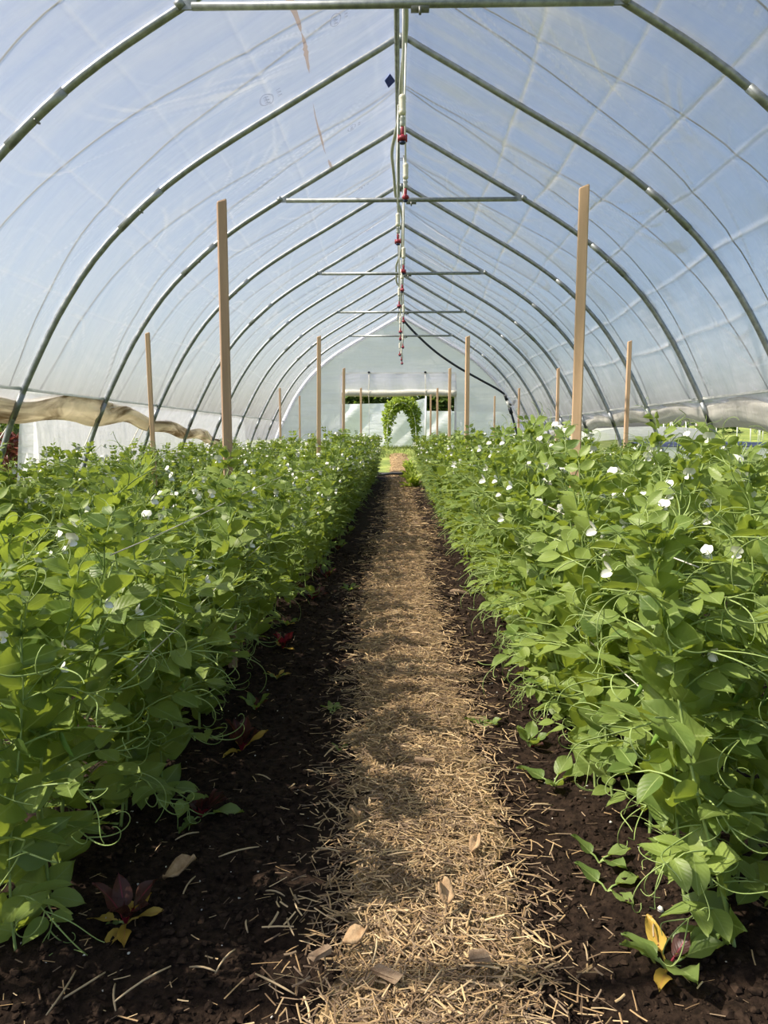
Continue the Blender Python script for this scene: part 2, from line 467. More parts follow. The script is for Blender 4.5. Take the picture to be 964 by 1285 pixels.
# straw path: a low strip that runs on out of the far door
def path_edges(y):
    c = 0.035 + 0.03 * math.sin(y * 0.9) - 0.055 * min(1, y / 20) - max(0, (y - 20)) * 0.004
    w = 0.255 + 0.04 * min(1, y / 6)
    return c - w, c + w
py = axis([(0.6, 8, 0.05), (8, 26.5, 0.3)])
pV, pk = [], 11
for y in py:
    a, b = path_edges(y)
    jitter = 0.03 * (vnoise(np.array([y * 7.0, y * 7.0]), np.array([0.0, 9.0]), 4) - 0.5) * 2
    a += jitter[0]; b += jitter[1]
    for k in range(pk):
        t = k / (pk - 1); x = a + (b - a) * t
        e = min(1, 4 * min(t, 1 - t))
        base = float(out_z(np.array(x), np.array(y))) if y > 20.5 else 0.0
        pV.append((x, y, base + (-0.004 if y < 20.5 else 0.05) + 0.018 * e + 0.012 * float(vnoise(x * 22, y * 22, 6)) - 0.03 * (1 - e)))
pF = [(i * pk + j, i * pk + j + 1, (i + 1) * pk + j + 1, (i + 1) * pk + j) for i in range(len(py) - 1) for j in range(pk - 1)]
path = MB(); path.add(pV, pF)
tag(path.build('path_ground', 'mulch'), kind='structure')

# ------------------------------------------------------------------ film cover, end wall, hip rail
N2 = np.stack([-np.gradient(full_c[:, 1]), np.gradient(full_c[:, 0])], 1)
N2 /= np.linalg.norm(N2, axis=1)[:, None]
keep = full_c[:, 1] >= HIP
prof, pn = full_c[keep], N2[keep]
seg = np.concatenate([[0], np.cumsum(np.linalg.norm(np.diff(prof, axis=0), axis=1))])
S_LEN = seg[-1]
nu = 520
su = np.linspace(0, S_LEN, nu)
PX, PZ = np.interp(su, seg, prof[:, 0]), np.interp(su, seg, prof[:, 1])
NX, NZ = np.interp(su, seg, pn[:, 0]), np.interp(su, seg, pn[:, 1])
vy = axis([(Y_NEAR - 0.15, 4.4, 0.06), (4.4, 11.4, 0.025), (11.4, Y_END + 0.06, 0.05)])
SU, VY = np.meshgrid(su, vy)
off_ridge = np.abs(SU - S_LEN / 2)                     # metres down the slope from the ridge
bay = (VY - BACK_Y[-1]) / STEP
fb = bay - np.floor(bay)                               # 0..1 inside a bay
def cord_offset(d):                                    # cords leave the ridge close together and spread towards the hip
    return 0.025 + 0.60 * (d / (S_LEN / 2)) ** 1.15
co = cord_offset(off_ridge)
yc = (fb - 0.5) * STEP
disp = 0.026 - 0.045 * np.sin(PI * fb) ** 0.8 * (0.35 + 0.65 * np.clip(off_ridge / 1.5, 0, 1))
for sgn in (-1, 1):
    disp -= 0.022 * np.exp(-((yc - sgn * co) / 0.10) ** 2) * np.clip(off_ridge / 0.4, 0, 1)
# long folds pressed into the film when it was packed, more of them on the right-hand slope
FOLDS = [0.62, 0.685, 0.745, 0.80, 0.86, 0.92, 0.36, 0.27, 0.19, 0.10]
for k, (sc_, amp) in enumerate([(0.62, .010), (0.685, .012), (0.745, .012), (0.80, .012), (0.86, .011), (0.92, .009), (0.36, .011), (0.27, .009), (0.19, .009), (0.10, .008)]):
    disp -= amp * np.exp(-(((SU / S_LEN - sc_) * S_LEN + 0.05 * np.sin(VY * 0.7 + k) + 0.012 * np.sin(VY * 3.1 + 2 * k)) / 0.022) ** 2) * (0.5 + 0.5 * vnoise(VY * 1.7, SU * 0 + k, 8))
# loose drapes close under the ridge, right-hand side
rr = np.clip(1 - np.abs(SU / S_LEN - 0.57) / 0.08, 0, 1)
disp += rr * 0.035 * (vnoise(VY * 7.0, SU * 0.7, 9) - 0.5) * 2
disp += 0.018 * (vnoise(VY * 4.5, SU * 1.0, 10) - 0.5) + 0.012 * (vnoise(VY * 9, SU * 3.0, 12) - 0.5)
hold = np.minimum(fb, 1 - fb) * STEP                   # the film lies against the hoops
w_h = np.clip(hold / 0.10, 0, 1)
disp = 0.027 * (1 - w_h) + disp * w_h
FX, FZ = PX[None, :] + NX[None, :] * disp, PZ[None, :] + NZ[None, :] * disp
V = np.stack([FX, VY, FZ], 2).reshape(-1, 3)
nvr = len(vy)
ii = (np.arange(nvr - 1)[:, None] * nu + np.arange(nu - 1)[None, :]).ravel()
fF = np.stack([ii, ii + 1, ii + nu + 1, ii + nu], 1)
# where the film is creased it is whiter: long packing folds, short puckers across the cords, puckers at the hoops; fold and drape shading is baked in too
cr = np.zeros_like(SU)
for k, sc_ in enumerate(FOLDS):
    wv = 0.05 * np.sin(VY * 0.7 + k) + 0.012 * np.sin(VY * 3.1 + 2 * k)
    cr += np.exp(-(((SU / S_LEN - sc_) * S_LEN + wv) / 0.011) ** 2) * (0.35 + 0.65 * vnoise(VY * 1.7, SU * 0 + k, 8)) * (0.9 if sc_ > .5 else .40)
for sgn in (-1, 1):
    near = np.exp(-((yc - sgn * co) / 0.26) ** 2)
    st = vnoise(SU * 20.0 + VY * 4 * np.sin(VY * 1.7), VY * 0.9, 13 + sgn)
    cr += near * np.clip((st - 0.74) / 0.2, 0, 1) * 0.55 * np.clip(off_ridge / 0.8, 0, 1)
    cr -= 0.10 * np.exp(-((yc - sgn * co) / 0.03) ** 2)
cr += np.exp(-(hold / 0.07) ** 2) * np.clip((vnoise(SU * 12, VY * 2, 17) - .45) / .4, 0, 1) * 0.5
drape = np.clip(1 - np.abs(SU / S_LEN - 0.60) / 0.14, 0, 1)
cr += drape * np.clip((vnoise(VY * 6.5 + SU * .8, SU * 0.5, 9) - 0.42) / .5, 0, 1) * 0.42
cr += np.clip((vnoise(SU * 1.3 + VY * .9, VY * 5.0 - SU * .7, 18) - .62) / .3, 0, 1) * 0.30 * (SU > S_LEN / 2)
cr += np.clip(1 - np.abs(vnoise(SU * 2.2, VY * 1.3 + SU, 19) - .5) / .035, 0, 1) * 0.30 * vnoise(SU * 1.1, VY * .9, 20)
cr = np.clip(cr * np.where(SU > S_LEN / 2, 1.7, 1.0), -0.25, 1.6)
ceil = link('ceiling', mesh_np('ceiling', V, fF, 'film', uv=np.stack([SU, VY], 2).reshape(-1, 2), col=np.repeat(cr.reshape(-1, 1), 3, 1)))
tag(ceil, kind='structure')

# film printing and the brown streak are flat marks on the film's inner face
def film_point(s, y, d):
    x, z = np.interp(s, su, PX), np.interp(s, su, PZ); nx_, nz_ = np.interp(s, su, NX), np.interp(s, su, NZ)
    j = int(np.argmin(np.abs(vy - y))); dd = float(np.interp(s, su, disp[j]))
    return Vector((x + nx_ * (dd + d), y, z + nz_ * (dd + d)))
def film_mark(s, y, a, b, ring=True):
    mb = MB(); n = 18
    P = [film_point(s + b * math.sin(t * 2 * PI / n), y + a * math.cos(t * 2 * PI / n), -0.006) for t in range(n)]
    Q = [film_point(s + b * .78 * math.sin(t * 2 * PI / n), y + a * .86 * math.cos(t * 2 * PI / n), -0.006) for t in range(n)]
    mb.add(P + Q, [(t, (t + 1) % n, n + (t + 1) % n, n + t) for t in range(n)])
    for k in range(5):                                       # illegible letter strokes inside and below
        yy = y + a * (-.55 + .27 * k)
        for (s0, s1, w) in ((s - b * .35, s + b * .35, .012), (s + b * 1.5, s + b * 2.1, .012)):
            mb.add([film_point(s0, yy, -.006), film_point(s0, yy + w, -.006), film_point(s1, yy + w + .02 * (k % 2), -.006), film_point(s1, yy + .02 * (k % 2), -.006)], [(0, 1, 2, 3)])
        if k < 4:
            mb.add([film_point(s - b * .1, yy, -.006), film_point(s - b * .1, yy + a * .2, -.006), film_point(s + b * .06, yy + a * .2, -.006), film_point(s + b * .06, yy, -.006)], [(0, 1, 2, 3)])
    return mb.build('printed_mark', 'print', ceil, smooth=False)
s_r = S_LEN / 2
for k in range(7):
    film_mark(s_r - 0.52, 5.45 + STEP * k + (0.1 if k % 2 else 0), 0.085, 0.045)
film_mark(s_r - 1.15, 5.95, 0.09, 0.06)
mb = MB()
mb.add([film_point(s_r - .10, 6.75, -.008), film_point(s_r - .16, 6.8, -.008), film_point(s_r - .13, 6.95, -.008), film_point(s_r - .06, 6.9, -.008)], [(0, 1, 2, 3)])
mb.build('blue_mark', 'print_blue', ceil, smooth=False)
mb = MB()                                                    # streak of grime along a sagging fold, by Y
for y0, y1, w in ((4.55, 5.35, .030), (5.35, 5.95, .018), (6.45, 7.55, .010), (7.7, 8.1, .014)):
    n = 14
    P = []
    for i in range(n + 1):
        y = y0 + (y1 - y0) * i / n
        ww = w * math.sin(PI * (i + .4) / (n + .8)) * (0.7 + 0.6 * random.random())
        s = s_r - 0.80 - 0.03 * math.sin(y * 2)
        P += [film_point(s - ww, y, -.007), film_point(s + ww, y, -.007)]
    mb.add(P, [(2 * i, 2 * i + 1, 2 * i + 3, 2 * i + 2) for i in range(n)])
mb.build('grime_streak', 'stain', ceil, smooth=False)

# far end wall of film around the door opening
DX0, DX1, DZ = -1.56, 1.42, 2.16
xs = np.unique(np.concatenate([np.linspace(-3.42, 3.42, 96), [DX0, DX1]]))
cols, mb = [], MB()
nz_ = 44
wV, wUV, wF = [], [], []
for i, x in enumerate(xs):
    top = prof_z(x) - 0.005
    for j in range(nz_ + 1):
        z = top * j / nz_
        wV.append((x, z)); wUV.append((x * 1.0, z * 0.8))
wV = np.array(wV)
wy = 0.04 + 0.05 * (vnoise(wV[:, 0] * 2.2 + wV[:, 1] * 1.2, wV[:, 1] * 0.5, 21) - 0.5) + 0.03 * (vnoise(wV[:, 0] * 0.5, wV[:, 1] * 5, 22) - 0.5)
lowc = np.clip((1.9 - wV[:, 1]) / 1.5, 0, 1) * np.clip((np.abs(wV[:, 0]) - 1.4) / 0.6, 0, 1)
wy += 0.10 * lowc * (vnoise(wV[:, 0] * 5 - np.abs(wV[:, 1]) * 2.0, wV[:, 1] * 0.6, 23) - 0.5)
for i in range(len(xs) - 1):
    xm = (xs[i] + xs[i + 1]) / 2
    for j in range(nz_):
        a = i * (nz_ + 1) + j; b = a + nz_ + 1
        zm = (wV[a, 1] + wV[b + 1, 1]) / 2
        if DX0 < xm < DX1 and zm < DZ:
            continue
        wF.append((a, b, b + 1, a + 1))
wall = link('wall_far', mesh_np('wall_far', np.stack([wV[:, 0], Y_END + wy, wV[:, 1]], 1), wF, 'film_end', uv=wUV))
tag(wall, kind='structure')
mb = MB(); mb.tube(np.stack([full_c[::6, 0] * 1.004, np.full(len(full_c[::6]), Y_END - 0.02), full_c[::6, 1] + 0.02], 1), 0.05, 8)
mb.build('edge_lip', 'white_sheet', wall)

door = thing('door_1', None, None); tag(door, kind='structure')
for x in (DX0, DX1):
    mb = MB(); mb.box((x, Y_END - 0.03, 1.3), (0.05, 0.05, 2.6)); mb.build('door_post', 'white_wall', door, smooth=False)
mb = MB(); mb.box(((DX0 + DX1) / 2, Y_END - 0.03, 2.62), (DX1 - DX0, 0.04, 0.04)); mb.build('door_lintel', 'white_wall', door, smooth=False)
mb = MB(); mb.box(((DX0 + DX1) / 2, Y_END - 0.03, 0.02), (DX1 - DX0, 0.12, 0.05)); mb.build('door_sill', 'steel_dark', door, smooth=False)

for side, sg in (('left', -1), ('right', 1)):
    mb = MB()
    x = sg * (prof_x(HIP) + 0.03)
    mb.box((x, (Y_NEAR + Y_END) / 2, HIP), (0.02, Y_END - Y_NEAR, 0.025))
    tag(mb.build('trim_1' if sg < 0 else 'trim_2', 'hose_grey', smooth=False), kind='structure')

# rolled door curtain under the flap
t = thing('rolled_door_curtain', 'cream plastic door curtain rolled up across the top of the far doorway', 'curtain', (0, Y_END, 2.1))
mb = MB()
X = np.linspace(DX0 + .08, DX1 + .02, 24)
mb.tube(np.stack([X, np.full(24, -0.12), 0.0 + 0.012 * np.sin(X * 3)], 1), 0.085 + 0.006 * np.sin(X * 9), 14)
mb.build('roll', 'cream', t)
mb = MB()
fx = np.linspace(DX0, DX1, 60); fz = np.linspace(0.02, 0.5, 8)
fV = [(x, -0.06 - 0.05 * (1 - (z / .5)) + 0.02 * math.sin(x * 9 + z * 4), z) for z in fz for x in fx]
mb.add(fV, [(j * 60 + i, j * 60 + i + 1, (j + 1) * 60 + i + 1, (j + 1) * 60 + i) for j in range(7) for i in range(59)], uv=[(v[0], v[2]) for v in fV])
mb.build('flap', 'film_end', t)
for x in (-0.83, 0.63):
    mb = MB()
    mb.tube([(x, -0.03, .52), (x + .01, -.12, .3), (x, -.225, 0), (x, -.16, -.10), (x, -.08, 0.0)], 0.009, 6)
    s = mb.build('strap', 'rope_pale', t)
    k = MB(); k.lathe([(0.0, -.03), (.025, -.02), (.032, 0), (.025, .02), (0, .03)], 8, c=(x, -.05, .54)); k.build('toggle', 'black_hose', s)
    mb = MB(); mb.tube([(x, -.2, -.05), (x + .02, -.2, -.5), (x + .01, -.2, -1.1)], 0.004, 5); mb.build('tie_end', 'rope_pale', s)

# ------------------------------------------------------------------ hoops
GAL = 'galvanised steel hoops of the tunnel'
def hoop_meshes():
    d = {}
    for nm, part in (('west', full_c[:241:6]), ('east', full_c[240::6])):
        mb = MB(); mb.tube(np.stack([part[:, 0], 0 * part[:, 0], part[:, 1]], 1), 0.024, 10); d[nm] = mb.mesh('hoop_tube', 'steel')
    for nm, i in (('sa', 120), ('sb', 361)):
        mb = MB(); q = full_c[i - 8:i + 9:4]
        mb.tube(np.stack([q[:, 0], 0 * q[:, 0], q[:, 1]], 1), 0.0275, 10); d[nm] = mb.mesh('sleeve', 'steel')
        p, tn = full_c[i], full_c[i + 1] - full_c[i]
        mb = MB(); mb.tube([(p[0], -.03, p[1] - .028), (p[0], 0, p[1] - .034), (p[0], .03, p[1] - .028)], 0.007, 6); d[nm + 'b'] = mb.mesh('bolt', 'steel_dark')
    mb = MB(); mb.tube([(0, -.05, 4.02), (0, .05, 4.02)], 0.034, 10); mb.box((0, 0, 4.0), (.07, .06, .05)); d['ridge'] = mb.mesh('ridge_clamp', 'steel')
    mb = MB()
    xb = 1.20
    mb.tube([(-xb + .05, -.03, 3.345), (xb - .05, -.03, 3.345)], 0.0215, 10); d['bar'] = mb.mesh('crossbar', 'steel')
    for sg, nm in ((-1, 'ea'), (1, 'eb')):
        mb = MB(); mb.box((sg * (xb - .02), -.03, 3.352), (.11, .012, .05)); mb.tube([(sg * xb, -.05, 3.355), (sg * xb, .0, 3.355)], .011, 6); d[nm] = mb.mesh('flattened_end', 'steel', smooth=False)
        mb = MB(); mb.tube([(sg * (xb + .0), -.036, 3.37), (sg * (xb + .035), -.036, 3.34)], .026, 8); d[nm + 'c'] = mb.mesh('hoop_clamp', 'steel')
    mb = MB(); mb.box((0.10, -.03, 3.33), (.10, .03, .05)); mb.tube([(.10, -.05, 3.32), (.10, -.05, 3.28)], .008, 6); d['hook'] = mb.mesh('pipe_clip', 'steel_dark')
    for sg, nm in ((-1, 'ha'), (1, 'hb')):
        mb = MB(); x = prof_x(1.34); x2 = prof_x(1.14)
        mb.tube([(sg * x, 0, 1.34), (sg * x2, 0, 1.14)], .027, 8); d[nm] = mb.mesh('hip_band', 'steel')
    return d
HM = hoop_meshes()
def make_hoop(y, label, bar, hips=True):
    h = thing('tunnel_hoop', label, 'hoop', (0, y, 0), 0, GAL)
    a = link('hoop_tube', HM['west'], h); b = link('hoop_tube', HM['east'], h)
    for pr, nm in ((a, 'sa'), (b, 'sb')):
        link('sleeve', HM[nm], pr); link('bolt', HM[nm + 'b'], pr)
    link('hip_band', HM['ha'], a); link('hip_band', HM['hb'], b)
    link('ridge_clamp', HM['ridge'], h)
    if bar:
        c = link('crossbar', HM['bar'], h)
        for nm in ('ea', 'eb'):
            link('flattened_end', HM[nm], c); link('hoop_clamp', HM[nm + 'c'], c)
        link('pipe_clip', HM['hook'], c)
    return h
for i, y in enumerate(HOOP_Y):
    n = NUM[i]
    if i == 0: lb = 'galvanised steel hoop at the top of the picture, crossbar joining its two slopes'
    elif i == 9: lb = 'last galvanised steel hoop, edged with white plastic against the far end wall'
    elif i % 2 == 0: lb = 'galvanised steel hoop with a crossbar, %s hoop counted towards the far door' % n
    else: lb = 'plain galvanised steel hoop without crossbar, %s counted towards the far door' % n
    make_hoop(y, lb, i % 2 == 0)
for k, y in enumerate(BACK_Y):
    make_hoop(y, 'galvanised steel hoop over the near end of the beds, %s back from the top crossbar' % NUM[k], k == 1)

# ridge pipe, loosely wound hose, film cords
mb = MB(); mb.tube([(-0.035, Y_NEAR, 3.955), (-0.035, Y_END, 3.955)], 0.02, 10)
pr = tag(mb.build('ridge_pipe', 'steel'), 'straight grey steel pipe running under the ridge of the hoops', 'pipe')
Y = np.linspace(Y_NEAR, 19.6, 320)
mb = MB()
hx = -0.035 + 0.060 * np.sin(Y * 1.15 + 1.1) + 0.01 * np.sin(Y * 3.7)
hz = 3.905 - 0.045 * np.abs(np.sin(Y * PI / STEP + .4)) + 0.02 * np.cos(Y * 1.15 + 1.1)
mb.tube(np.stack([hx, Y, hz], 1), 0.017, 8)
tag(mb.build('water_hose', 'hose_grey'), 'pale grey water hose winding loosely around the ridge pipe', 'hose')

ys_b = sorted(BACK_Y + HOOP_Y)
cu = np.linspace(0.0, S_LEN, 90)
for i in range(len(ys_b) - 1):
    ym = (ys_b[i] + ys_b[i + 1]) / 2
    for sgn, wd in ((-1, 'nearer'), (1, 'farther')):
        P = []
        for s in cu:
            d = abs(s - S_LEN / 2)
            P.append(film_point(s, ym + sgn * cord_offset(d), 0.011))
        mb = MB(); mb.tube(P, 0.0045, 5)
        if i < 3:
            lb = '%s of two thin dark cords over the film, %s bay back from the top crossbar' % (wd, NUM[2 - i])
        else:
            lb = '%s of two thin dark cords over the film between %s and %s hoops' % (wd, NUM[i - 3], NUM[i - 2])
        tag(mb.build('film_cord', 'cord'), lb, 'cord', 'lacing cords over the plastic film')

# hanging sprinklers
tipz, sp0, spd = 2.70, 4.70, 1.19
def sprinkler_meshes():
    d = {}
    mb = MB(); mb.tube([(0, 0, 0.27), (0.004, 0.01, 0.7), (0, 0, 1.20)], 0.007, 6); d['drop_tube'] = (mb.mesh('drop_tube', 'pvc'), None)
    mb = MB(); mb.lathe([(.006, .165), (.019, .168), (.021, .18)] + [(.021 - .003 * (k % 2), .19 + .008 * k) for k in range(9)] + [(.021, .268), (.017, .276), (.006, .28)], 12); d['weight'] = (mb.mesh('weight', 'cream'), None)
    mb = MB(); mb.lathe([(.008, .10), (.013, .105), (.016, .12), (.012, .135), (.018, .145), (.008, .165)], 10); d['check_valve'] = (mb.mesh('check_valve', 'hose_grey'), None)
    mb = MB(); mb.lathe([(.007, .055), (.011, .06), (.011, .09), (.007, .10)], 10)
    mb.lathe([(.010, .020), (.026, .026), (.028, .034), (.022, .046), (.010, .055)], 12)
    for sg in (-1, 1): mb.box((sg * .024, 0, .035), (.010, .014, .040))
    d['nozzle'] = (mb.mesh('nozzle', 'red'), None)
    mb = MB(); mb.lathe([(.004, 0), (.016, .003), (.020, .012), (.010, .020)], 10); d['cap'] = (mb.mesh('spinner_cap', 'navy'), None)
    return d
SM = sprinkler_meshes()
for i in range(13):
    o = thing('hanging_sprinkler', 'white drop line with cream weight and red sprinkler, %s along the ridge' % NUM[i], 'sprinkler', (0.006 + 0.035 * math.sin(i * 2.3), sp0 + spd * i, tipz + 0.02 * math.sin(i * 1.7)), i * 1.3, 'sprinklers hanging below the ridge')
    for nm in ('drop_tube', 'weight', 'check_valve'):
        link(nm, SM[nm][0], o)
    z = link('nozzle', SM['nozzle'][0], o); link('spinner_cap', SM['cap'][0], z)

# black supply hose from the ridge down the far end
def at_y(px, py_, Yd):
    p_, y_ = math.radians(PITCH), math.radians(YAW)
    F = Vector((-math.sin(y_) * math.cos(p_), math.cos(y_) * math.cos(p_), -math.sin(p_))); R = Vector((math.cos(y_), math.sin(y_), 0)); U = R.cross(F)
    d = F + R * ((px - 482) / 965) + U * ((642.5 - py_) / 965)
    return Vector((0, 0, 1)) + d * (Yd / d.y)
def on_ground(px, py_, z=0.0):
    p_, y_ = math.radians(PITCH), math.radians(YAW)
    F = Vector((-math.sin(y_) * math.cos(p_), math.cos(y_) * math.cos(p_), -math.sin(p_))); R = Vector((math.cos(y_), math.sin(y_), 0)); U = R.cross(F)
    d = F + R * ((px - 482) / 965) + U * ((642.5 - py_) / 965)
    return Vector((0, 0, 1)) + d * ((z - 1) / d.z)
t = thing('supply_hose', 'black supply hose sagging from the ridge and dropping beside the far end wall', 'hose', (0, 19.9, 0))
hp = [at_y(a, b, 19.9) - Vector((0, 19.9, 0)) for a, b in ((504, 399), (520, 417), (545, 440), (572, 459), (600, 475), (622, 487), (634, 495))]
mb = MB(); mb.tube(spline(hp, 40), 0.028, 8); mb.build('upper_hose', 'black_hose', t)
hq = [at_y(a, b, 19.9) - Vector((0, 19.9, 0)) for a, b in ((642, 519), (648, 540), (654, 560), (660, 585))]
mb = MB(); mb.tube(spline(hq, 24), 0.028, 8); mb.build('lower_hose', 'black_hose', t)
a, b = hp[-1], hq[0]
mb = MB(); mb.tube([a, a.lerp(b, .3)], .045, 10); mb.tube([a.lerp(b, .3), a.lerp(b, .7)], .036, 10, 1); mb.tube([a.lerp(b, .7), b], .048, 10)
c = a.lerp(b, .5); mb.tube([c, c + Vector((.12, -.02, -.02)), c + Vector((.16, -.02, .10))], .035, 8)
mb.build('valve', ['black_hose', 'pvc'], t)

# ------------------------------------------------------------------ rolled side curtains
def side_curtain(sg, ctr, hh, mname, label):
    t = thing('side_curtain', label, 'curtain', (sg * 3.1, 8, 0))
    base = Vector((sg * 3.1, 8, 0))
    Ys = np.linspace(Y_NEAR, Y_END - 0.1, 200)
    cz = np.interp(Ys, *zip(*ctr)); h = np.interp(Ys, *zip(*hh))
    cz = cz + 0.022 * np.sin(Ys * 2 * PI / STEP + 0.7)
    k = 26
    V, UV = [], []
    for i, y in enumerate(Ys):
        for j in range(k):
            a = 2 * PI * j / k
            r = 1 + 0.30 * (float(vnoise(y * 1.1 + 3, j * 0.9 + 40 * sg, 31)) - 0.5) + 0.10 * math.sin(5 * a + y * 1.3)
            z = cz[i] + h[i] * r * math.sin(a)
            x = prof_x(max(z, 0)) + 0.075 + 0.07 * r * math.cos(a) * (0.5 + h[i] / .14 * .5)
            V.append((sg * x - base.x, y - 8, z)); UV.append((j * 0.05, y))
    F = [(i * k + j, i * k + (j + 1) % k, (i + 1) * k + (j + 1) % k, (i + 1) * k + j) for i in range(len(Ys) - 1) for j in range(k)]
    mb = MB(); mb.add(V, F, uv=UV); mb.build('bundle', mname, t)
    V, UV = [], []
    kk = 7
    for i, y in enumerate(Ys):
        for j in range(kk):
            z = HIP + (cz[i] - HIP) * j / (kk - 1)
            x = prof_x(z) + 0.045 + 0.02 * math.sin(y * 7 + j)
            V.append((sg * x - base.x, y - 8, z)); UV.append((j * 0.08, y))
    F = [(i * kk + j, i * kk + j + 1, (i + 1) * kk + j + 1, (i + 1) * kk + j) for i in range(len(Ys) - 1) for j in range(kk - 1)]
    mb = MB(); mb.add(V, F, uv=UV); mb.build('hanging_sheet', 'film', t)
    return t
side_curtain(-1, [(Y_NEAR, 1.22), (6.4, 1.225), (7.8, 1.27), (8.9, 1.23), (10.4, 1.12), (12.9, .99), (14.5, .78), (20.2, .45)],
             [(Y_NEAR, .10), (6.4, .095), (7.8, .13), (8.9, .085), (10.4, .08), (12.9, .075), (20, .06)], 'curtain_tan', 'brown-stained plastic side curtain rolled up, drooping towards the far end')
side_curtain(1, [(Y_NEAR, 1.14), (6.5, 1.16), (7.7, 1.22), (8.6, 1.255), (11.5, 1.265), (13, 1.21), (16.7, 1.03), (20.2, .6)],
             [(Y_NEAR, .17), (6.5, .16), (7.7, .12), (8.6, .10), (11.5, .085), (13, .09), (20, .06)], 'curtain_pale', 'pale greyish plastic side curtain gathered in thick folds above the black tarp')
for i, (y0, y1, x0) in enumerate([(6.7, 6.3, 3.5), (8.35, 8.30, 3.4), (9.9, 9.75, 3.45), (10.1, 10.3, 3.5), (12.2, 12.1, 3.45)]):
    mb = MB(); mb.tube([(-prof_x(1.3) - .16, y0, 1.34), (-x0 - .12, (y0 + y1) / 2, .7), (-x0 - .16, y1, -0.01)], 0.006, 5)
    tag(mb.build('curtain_rope', 'rope_pale'), 'thin pale guy rope under the stained curtain, %s from the near end' % NUM[i], 'rope', 'ropes holding the rolled curtain')

# ------------------------------------------------------------------ wooden stakes
def make_stake(loc, label, mname, rz, lean=(0, 0), h=1.92, w=0.038):
    t = thing('wooden_stake', label, 'stake', loc, rz, 'wooden trellis stakes')
    t.rotation_euler = (lean[0], lean[1], rz)
    mb = MB()
    c = 0.004; a = w / 2
    V = []
    for z, s in ((-0.05, 1), (h - .006, 1), (h, .86)):
        for x, y in ((-a + c, -a), (a - c, -a), (a, -a + c), (a, a - c), (a - c, a), (-a + c, a), (-a, a - c), (-a, -a + c)):
            V.append((x * s, y * s, z + (.006 * x / a if z > 1 else 0)))
    F = [(r * 8 + j, r * 8 + (j + 1) % 8, (r + 1) * 8 + (j + 1) % 8, (r + 1) * 8 + j) for r in range(2) for j in range(8)] + [tuple(range(16, 24))]
    mb.add(V, F); mb.build('shaft', mname, t, smooth=False)
    mb = MB(); mb.tube([(a + .001, 0, .62), (a + .012, 0, .62)], .0035, 6); mb.build('staple', 'steel_dark', t)
    return t
stakes = [  # x, y, row phrase, wood, turn, lean
    (-0.70, 3.12, 'a', 'wood_brown', .28, (0, -.004)), (-0.78, 7.25, 'a', 'wood', .1, (0, .01)), (-0.80, 10.62, 'a', 'wood', .1, (0, .012)), (-0.77, 15.0, 'a', 'wood', 0, (0, 0)),
    (0.665, 2.98, 'b', 'wood', -.22, (0, .008)), (0.62, 7.28, 'b', 'wood', .1, (0, 0)), (0.67, 10.66, 'b', 'wood', 0, (0, 0)), (0.71, 15.05, 'b', 'wood', 0, (0, 0)), (0.67, 17.35, 'b', 'wood', 0, (0, 0)),
    (-2.24, 6.99, 'c', 'wood', .1, (0, -.02)), (-2.45, 11.3, 'c', 'wood_brown', 0, (0, -.05)), (-2.34, 14.99, 'c', 'wood', 0, (0, 0)), (-2.35, 17.97, 'c', 'wood', 0, (0, 0)),
    (2.21, 7.67, 'd', 'wood', 0, (0, .01)), (2.15, 10.69, 'd', 'wood', 0, (0, 0)), (2.29, 15.09, 'd', 'wood', 0, (0, 0)), (2.18, 18.07, 'd', 'wood', 0, (0, 0))]
rowp = {'a': 'in the pea row beside the shaded soil', 'b': 'in the sunlit pea row beside the path', 'c': 'in the outer row by the stained curtain', 'd': 'in the outer row by the pale curtain'}
cnt = {}
for x, y, r, w, rz, ln in stakes:
    i = cnt[r] = cnt.get(r, 0) + 1
    first = {('a', 1): 'tall rough brown wooden stake', ('b', 1): 'tall pale planed wooden stake'}.get((r, i), 'square wooden stake')
    make_stake((x, y, 0), '%s, %s %s' % (first, NUM[i - 1], rowp[r]), w, rz, ln)
for (x, y0, y1, z, lb) in ((-0.58, 1.55, 7.2, .55, 'pale twine strung low through the pea row beside the shaded soil'), (-0.60, 1.5, 10.6, .80, 'pale twine strung high through the pea row beside the shaded soil'),
                           (0.55, 1.6, 10.6, .45, 'pale twine strung low through the sunlit pea row'), (0.56, 1.5, 15.0, .78, 'pale twine strung high through the sunlit pea row')):
    ys = np.linspace(y0, y1, 40)
    mb = MB(); mb.tube(np.stack([x + .03 * np.sin(ys * 1.5), ys, z - .04 * np.abs(np.sin(ys * .74))], 1), 0.0015, 5)
    tag(mb.build('trellis_twine', 'rope_pale'), lb, 'twine', 'trellis twines')

# ------------------------------------------------------------------ pea plants
def tendril(mb, P0, d0, L, seed, r=0.0011, slot=1, sides=3, n=15):
    rs = random.Random(seed)
    d = Vector(d0).normalized(); p = Vector(P0); P = [p.copy()]
    ax = Vector((rs.uniform(-1, 1), rs.uniform(-1, 1), rs.uniform(-1, 1))).normalized()
    for i in range(n):
        k = i / n
        d.rotate(Matrix.Rotation(0.06 + 0.62 * k * k, 3, ax)); d.z -= 0.02; d.normalize()
        p = p + d * (L / n); P.append(p.copy())
    mb.tube(P, np.linspace(r * 1.3, r * .7, len(P)), sides, slot, cap=False)

